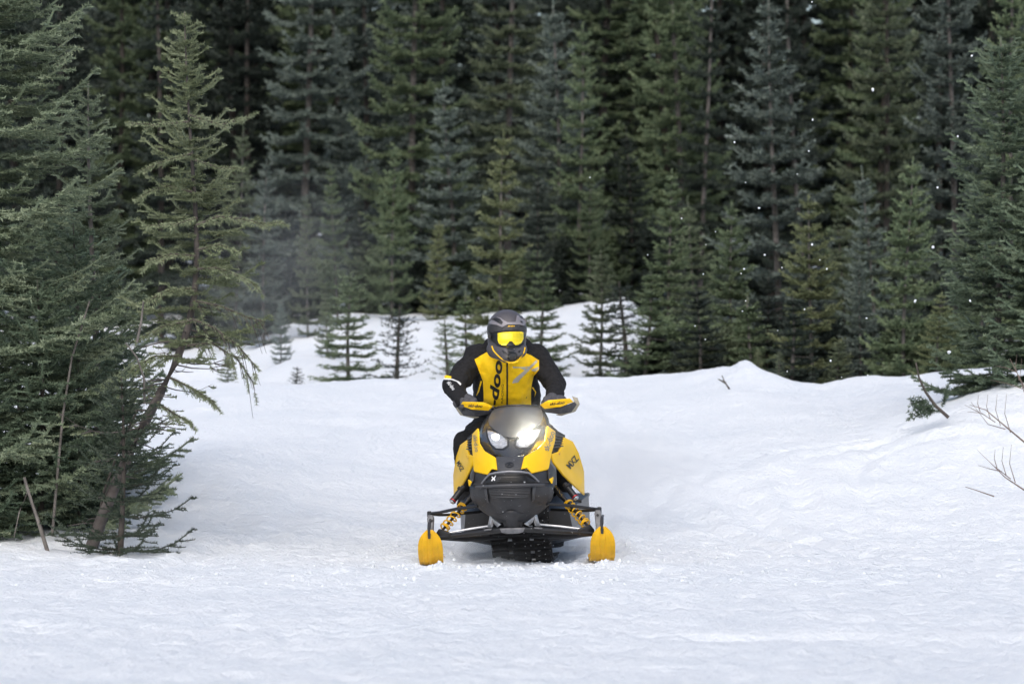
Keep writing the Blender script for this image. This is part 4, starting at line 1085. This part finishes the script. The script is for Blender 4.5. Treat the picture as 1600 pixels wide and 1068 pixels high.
def fuse(name, bm, voxel, smooth_it, mat, parent, wr=0):
    """one continuous surface out of overlapping volumes"""
    bmesh.ops.recalc_face_normals(bm, faces=bm.faces)
    me = bpy.data.meshes.new(name); bm.to_mesh(me); bm.free()
    o = bpy.data.objects.new(name, me); COL.objects.link(o)
    m = o.modifiers.new('r', 'REMESH'); m.mode = 'VOXEL'; m.voxel_size = voxel
    k = o.modifiers.new('s', 'SMOOTH'); k.factor = .5; k.iterations = smooth_it
    bpy.context.view_layer.update(); dg = bpy.context.evaluated_depsgraph_get()
    me2 = bpy.data.meshes.new_from_object(o.evaluated_get(dg)); bpy.data.objects.remove(o)
    if wr:
        co = np.empty(len(me2.vertices) * 3, np.float32); me2.vertices.foreach_get('co', co); co = co.reshape(-1, 3)
        no = np.empty(len(me2.vertices) * 3, np.float32); me2.vertices.foreach_get('normal', no); no = no.reshape(-1, 3)
        f = fbm(co[:, 0] + co[:, 1] * .7, co[:, 2] * 1.0 + co[:, 0] * .5, 11, 3, 3) + .6 * np.abs(fbm(co[:, 0] * 1.2 - co[:, 2] * .6, co[:, 2] + co[:, 1], 17, 2, 8))
        me2.vertices.foreach_set('co', (co + no * (f * wr)[:, None].astype(np.float32)).ravel()); me2.update()
    me2.name = name
    return link(name, me2, mat, parent, True)

# body: trunk, arms to the wrists, thighs, shins and boots in one surface
bm = bmesh.new()
hip = P(800, 672, 1.98); chest = P(789, 585, 1.55); neck = P(793, 548, 1.42)
capsule(bm, P(779, 655, 1.95), P(774, 590, 1.60), .165, .150, 1.0); capsule(bm, P(809, 655, 1.95), P(806, 590, 1.60), .165, .150, 1.0)
capsule(bm, P(776, 606, 1.60), P(774, 570, 1.50), .130, .115); capsule(bm, P(804, 606, 1.60), P(808, 570, 1.50), .130, .115)
capsule(bm, P(746, 558, 1.53), P(838, 558, 1.53), .090, .090)
capsule(bm, P(770, 545, 1.50), P(816, 545, 1.50), .075, .075)
capsule(bm, P(792, 555, 1.45), P(793, 535, 1.36), .085, .075)
for (sh, el, wr_) in ((P(743, 564, 1.53), P(708, 602, 1.40), P(722, 627, 1.20)), (P(842, 564, 1.53), P(869, 601, 1.42), P(866, 626, 1.22))):
    mid = sh.lerp(el, .5)
    capsule(bm, sh, mid, .086, .078); capsule(bm, mid, el, .078, .072); capsule(bm, el, wr_, .072, .050)
for (kn, hp, an, toe) in ((P(728, 694, 1.42), P(768, 672, 1.95), P(732, 775, 1.75), P(726, 788, 1.52)), (P(872, 700, 1.44), P(824, 672, 1.95), P(878, 775, 1.78), P(882, 788, 1.55))):
    capsule(bm, hp, kn, .125, .085); capsule(bm, kn, an, .085, .062); capsule(bm, an, toe, .060, .048)
body = fuse('body', bm, .007, 6, M['cloth'], rider, wr=.017)
BT = bvh_of([body])
Z3 = lambda x, y: (670 + x / 5.62, 470 + y / 5.62)
panel = [Z3(*p) for p in ((402, 512), (432, 590), (456, 655), (474, 705), (480, 800), (482, 990), (900, 990), (898, 800), (905, 735), (922, 660), (968, 602), (968, 520), (905, 480), (840, 452), (770, 400), (600, 400), (545, 428), (470, 470))]
front = drape('jacket_front', panel, BT, M['yelcloth'], rider, P, 1.42, off=.002, thick=.005, grid=.010)
FBT = bvh_of([front])
zipx = [Z3(*p) for p in ((681, 520), (695, 520), (695, 960), (681, 960))]
drape('zip_strip', zipx, FBT, M['ink'], front, P, 1.42, off=.001, thick=.003, grid=.012)
for s0, mt in (([(455, 700), (468, 705), (440, 800), (415, 835), (425, 800)], 'yelcloth'), ([(905, 760), (915, 755), (945, 800), (930, 845), (935, 800)], 'yelcloth')):
    drape('side_piping', [Z3(*p) for p in s0], BT, M[mt], rider, P, 1.45, off=.002, thick=.003)
def T3(x, y, yy=1.42):
    a, b = Z3(x, y); q = P(a, b, yy); return q
text('chest_lettering', 'ski-doo', T3(570, 850), .50, .066, math.radians(83), FBT, M['ink'], front, shear=.25, bold=.035, off=.001, thick=.0015, grid=.015)
text('chest_lettering', 'RACING', T3(646, 815), .125, .014, math.radians(88), FBT, M['ink'], front, shear=0, bold=.0, off=.001, thick=.0015, grid=.015)
lg = bmesh.new()
for pl_ in ([(732, 722), (745, 690), (905, 555), (945, 515), (955, 535), (900, 590), (800, 690), (785, 715)], [(735, 575), (800, 580), (880, 575), (880, 583), (800, 588), (740, 590)],
            [(800, 588), (840, 580), (885, 620), (850, 612)], [(905, 600), (965, 575), (962, 600), (935, 622), (900, 612)]):
    q = []
    for x, y in pl_:
        p = T3(x, y); p.y = 0; q.append(lg.verts.new(p))
    lg.faces.new(q)
drape_bm('chest_logo', lg, FBT, M['reflect'], front, off=.001, thick=.0015, grid=.015)
# sleeve print
Z7 = lambda x, y: (680 + x / 10.68, 580 + y / 10.68)
for nm, l, mt in (('sleeve_patch', [(150, 75), (185, 62), (270, 80), (268, 118), (205, 122), (160, 110)], 'yelcloth'), ('sleeve_stripe', [(140, 112), (180, 100), (300, 125), (400, 165), (440, 205), (425, 232), (360, 170), (280, 140), (140, 135)], 'white')):
    drape(nm, [Z7(*p) for p in l], BT, M[mt], rider, P, 1.4, off=.002, thick=.002, grid=.008)
c = P(*Z7(268, 232), 1.35)
text('sleeve_lettering', 'ski-doo', c, .066, .026, math.radians(-52), BT, M['white'], rider, shear=.2, bold=.02, off=.002, thick=.0015)

# helmet
hc = P(792, 521, 1.28); HR = Matrix.Rotation(math.radians(7), 3, 'X')
bm = bmesh.new()
ellipsoid(bm, hc + Vector((0, .03, .025)), (.133, .155, .135), HR)
ellipsoid(bm, hc + Vector((0, .0, -.045)), (.128, .135, .12), HR)
capsule(bm, hc + Vector((-.075, -.04, -.105)), hc + Vector((0, -.135, -.135)), .060, .052)
capsule(bm, hc + Vector((.075, -.04, -.105)), hc + Vector((0, -.135, -.135)), .060, .052)
ellipsoid(bm, hc + Vector((0, -.12, -.145)), (.062, .05, .048))
helmet = fuse('helmet', bm, .006, 5, M['shell'], rider)
HT = bvh_of([helmet])
Z6 = lambda x, y: (740 + x / 10.68, 475 + y / 10.68)
def hdrape(nm, l, mt, parent, trees, **kw):
    return drape(nm, [Z6(*p) for p in l], trees, M[mt], parent, P, 1.15, grid=kw.pop('grid', .008), **kw)
frame = hdrape('goggles', [(262, 478), (400, 462), (600, 445), (800, 440), (872, 450), (878, 590), (830, 670), (770, 705), (700, 712), (655, 760), (590, 765), (545, 712), (460, 700), (370, 670), (290, 600)], 'visorin', rider, HT, off=.002, thick=.014)
GTr = bvh_of([frame])
hdrape('lens', [(400, 482), (470, 470), (640, 458), (800, 456), (835, 470), (838, 570), (800, 640), (745, 678), (695, 682), (665, 650), (640, 618), (600, 618), (572, 655), (530, 688), (470, 682), (420, 655), (402, 600)], 'mirror', frame, GTr, off=.001, thick=.004, grid=.006)
brow = hdrape('brow_band', [(232, 370), (300, 330), (470, 385), (560, 350), (760, 340), (850, 355), (888, 400), (886, 445), (720, 428), (560, 436), (420, 450), (290, 470), (236, 470)], 'matt', helmet, HT, off=.002, thick=.012)
# peak with its two side scoops
BRT = bvh_of([helmet, brow])
peak = hdrape('peak', [(258, 300), (300, 255), (390, 212), (450, 225), (510, 272), (570, 300), (700, 295), (715, 220), (725, 180), (800, 185), (850, 240), (880, 275), (872, 310), (845, 358), (760, 338), (560, 338), (475, 385), (400, 350), (262, 322)], 'peak', helmet, BRT, off=.002, thick=.016)
PT = bvh_of([peak])
for l in ([(275, 255), (385, 218), (440, 240), (490, 300), (465, 335), (425, 320), (330, 262)], [(758, 192), (810, 195), (838, 235), (790, 225)], [(775, 275), (815, 280), (825, 310), (790, 300)]):
    hdrape('scoop', l, 'black', peak, PT, off=.001, thick=.003)
bc = P(*Z6(628, 362), 1.13)
text('brow_lettering', 'ski-doo', bc, .046, .010, math.radians(2), bvh_of([helmet, brow, peak]), M['yel'], helmet, shear=.3, bold=.02, off=.002, thick=.001)
hdrape('mouth_vent', [(648 + 92 * math.cos(a), 875 + 82 * math.sin(a)) for a in np.linspace(0, 6.2832, 20, endpoint=False)], 'visorin', helmet, HT, off=.002, thick=.010)
hdrape('mouth_grille', [(648 + 62 * math.cos(a), 880 + 56 * math.sin(a)) for a in np.linspace(0, 6.2832, 16, endpoint=False)], 'matt', helmet, HT, off=.012, thick=.004)
hdrape('chin_vent', [(470, 765), (535, 790), (560, 830), (500, 820)], 'visorin', helmet, HT, off=.002, thick=.003)
hdrape('chin_vent', [(745, 790), (785, 762), (790, 780), (760, 815)], 'visorin', helmet, HT, off=.002, thick=.003)
hdrape('nose_guard', [(560, 745), (600, 735), (660, 735), (690, 720), (680, 770), (640, 800), (590, 790)], 'matt', helmet, HT, off=.002, thick=.014)
# yellow lower rim
lo = [(305, 700), (330, 770), (400, 850), (470, 910), (560, 960), (650, 978), (730, 955), (790, 880), (840, 800), (858, 720)]
rim = []
for x, y in lo:
    a, b = Z6(x, y); q = P(a, b, 1.15); q.y = SLED_Y; h = HT[0].ray_cast(q, Vector((0, 1, 0)))
    rim.append(Vector((q.x, h[0].y - .001 if h[0] else (rim[-1].y if rim else SLED_Y + 1.22), q.z)))
tube('helmet_rim', rim, .0048, M['yel'], helmet, 8)
tube('goggle_strap', [P(*Z6(262, 540), 1.2) + Vector((0, dy_, 0)) for dy_ in (-.02, .05, .12)], .012, M['visorin'], frame, 8)

# gloves: palm, four curled fingers over the bar, thumb underneath
for s, wr_ in ((-1, P(722, 627, 1.20)), (1, P(866, 626, 1.22))):
    bm = bmesh.new()
    cxp = 800 + s * 64 - (4 if s < 0 else 2)
    cen = P(cxp, 627 if s > 0 else 629, 1.16)
    capsule(bm, wr_ + Vector((-s * .0, .05, .015)), cen + Vector((0, .03, .01)), .046, .046)
    for k in range(4):
        q = cen + Vector(((k - 1.5) * .026, 0, -.002 * abs(k - 1.2)))
        capsule(bm, q + Vector((0, .03, .012)), q + Vector((0, -.035, .022)), .0185, .0165)
        capsule(bm, q + Vector((0, -.035, .022)), q + Vector((0, -.055, -.022)), .0165, .0150)
        capsule(bm, q + Vector((0, -.055, -.022)), q + Vector((0, -.015, -.045)), .0150, .0135)
    capsule(bm, cen + Vector((-s * .05, .03, -.01)), cen + Vector((-s * .055, -.02, -.045)), .020, .015)
    capsule(bm, cen + Vector((0, .03, 0)), cen + Vector((s * .06, .05, .0)), .044, .044)
    fuse('glove', bm, .0045, 2, M['glove'], rider, wr=.004)

# ------------------------------------------------------------------ churned snow, flying clumps, powder
rn = np.random.RandomState(21)
ico = bmesh.new(); bmesh.ops.create_icosphere(ico, subdivisions=1, radius=1)
iv = np.array([v.co[:] for v in ico.verts]); fi = np.array([[v.index for v in f.verts] for f in ico.faces]); ico.free()
def clumps(centres, radii, seed):
    rn_ = np.random.RandomState(seed); V = []; Fc = []
    for i, (c, r) in enumerate(zip(centres, radii)):
        k = iv * (1 + rn_.uniform(-.3, .3, (len(iv), 1))) * r * rn_.uniform(.75, 1.25, 3); V.append(k + c); Fc.append(fi + len(iv) * i)
    return np.concatenate(V), np.concatenate(Fc)
N = 1500
yy = np.concatenate([rn.normal(23.70, .13, 300), rn.uniform(21.5, 26.5, 1200)])
xx = np.concatenate([np.concatenate([rn.normal(-.52, .14, 100), rn.normal(.56, .12, 80), rn.normal(.05, .35, 120)]), rn.normal(.05, 1.6, 1200)])
zz_ = height(xx, yy); rad_ = np.clip(rn.lognormal(-5.0, .5, N), .002, .02)
v, f = clumps(np.stack([xx, yy, zz_ - rad_ * .1], 1), rad_, 2)
tag(link('snow_crumbs', np_mesh('snow_crumbs', v, f), M['snow'], smooth=True), 'loose snow crumbs churned up around the skis and track', kind='stuff')
FL = [(1519, 87, 5), (1364, 140, 5), (1270, 187, 3.5), (1497, 213, 4), (1264, 236, 3.5), (1465, 293, 5), (1246, 272, 2.5), (1187, 325, 3), (1165, 285, 2.5), (1186, 325, 3), (1458, 386, 6), (1430, 470, 5.5), (1516, 470, 5),
      (1483, 550, 6), (1354, 497, 4.5), (1292, 420, 4), (1281, 406, 2.5), (1269, 382, 3), (1195, 398, 3.5), (1163, 420, 3.5), (1158, 427, 2.5), (1118, 362, 3), (1103, 382, 2.5), (1099, 428, 2.5), (1012, 398, 2.5), (1065, 341, 2.5),
      (1165, 470, 3.5), (1086, 509, 2.5), (1102, 530, 3), (1215, 516, 3), (1160, 486, 2.5), (1257, 483, 2.5), (1298, 563, 3.5), (1230, 580, 3), (1356, 586, 3), (1315, 589, 2.5), (1222, 418, 2.5), (965, 540, 2), (828, 492, 2.5), (922, 277, 3), (1269, 3, 4), (1148, 222, 3)]
rl = random.Random(9)
for i, (px, py, dpx) in enumerate(FL):
    Y = 24.6 + rl.uniform(0, 2.4); c = W(px, py, Y); r = max(.0052, dpx * .5 / FPX * Y * rl.uniform(.8, 1.2))
    v, f = clumps([np.zeros(3)], [r], 100 + i)
    o = link('snow_clump', np_mesh('snow_clump', v, f), M['snow'], smooth=True); o.location = c
    tag(o, 'small white clump of flung snow in the air before the trees', 'snow clump', 'flung snow clumps in the air')

def powder(name, c, r, dens, label, seed, scale=1.6):
    m = bpy.data.materials.new(name); m.use_nodes = True; nt = m.node_tree; nt.nodes.clear()
    out = nt.nodes.new('ShaderNodeOutputMaterial'); pv = nt.nodes.new('ShaderNodeVolumePrincipled')
    pv.inputs['Color'].default_value = (.995, .997, 1, 1); pv.inputs['Anisotropy'].default_value = .2
    tc = nt.nodes.new('ShaderNodeTexCoord'); ln = nt.nodes.new('ShaderNodeVectorMath'); ln.operation = 'LENGTH'
    nt.links.new(tc.outputs['Object'], ln.inputs[0])
    fall = nt.nodes.new('ShaderNodeMapRange'); fall.interpolation_type = 'SMOOTHSTEP'
    fall.inputs['From Min'].default_value = 1.0; fall.inputs['From Max'].default_value = .1; fall.inputs['To Min'].default_value = 0; fall.inputs['To Max'].default_value = dens
    nt.links.new(ln.outputs['Value'], fall.inputs['Value'])
    no = nt.nodes.new('ShaderNodeTexNoise'); no.inputs['Scale'].default_value = scale; no.inputs['Detail'].default_value = 4
    nt.links.new(tc.outputs['Object'], no.inputs['Vector'])
    nr = nt.nodes.new('ShaderNodeMapRange'); nr.inputs['From Min'].default_value = .35; nr.inputs['From Max'].default_value = .65
    nt.links.new(no.outputs['Fac'], nr.inputs['Value'])
    mu = nt.nodes.new('ShaderNodeMath'); mu.operation = 'MULTIPLY'
    nt.links.new(fall.outputs[0], mu.inputs[0]); nt.links.new(nr.outputs[0], mu.inputs[1]); nt.links.new(mu.outputs[0], pv.inputs['Density'])
    nt.links.new(pv.outputs[0], out.inputs['Volume'])
    bm = bmesh.new(); bmesh.ops.create_icosphere(bm, subdivisions=3, radius=1); me = bpy.data.meshes.new(name); bm.to_mesh(me); bm.free()
    o = link(name, me, m); o.location = c; o.scale = r
    return tag(o, label, kind='stuff')
powder('powder_mist', W(440, 440, 43.5), (1.7, 2.2, 1.7), .065, 'faint blue-white snow mist hanging right of the leaning tree', 1)
powder('powder_cloud', W(960, 745, 27.4), (.9, 1.2, .48), 1.9, 'smooth cloud of powder thrown up beside the snowmobile', 2)
powder('powder_spray', W(760, 868, 25.2), (.55, .8, .16), 2.0, 'low spray of powder around the track', 3)
powder('headlight_halo_powder', W(823, 681, SLED_Y + .28), (.28, .28, .28), .40, 'added puff of fine powder giving the lit headlight its halo', 4)  # small powder volume added so the lit lamp shows a halo
scene.cycles.volume_step_rate = 2.0
scene.cycles.volume_max_steps = 64
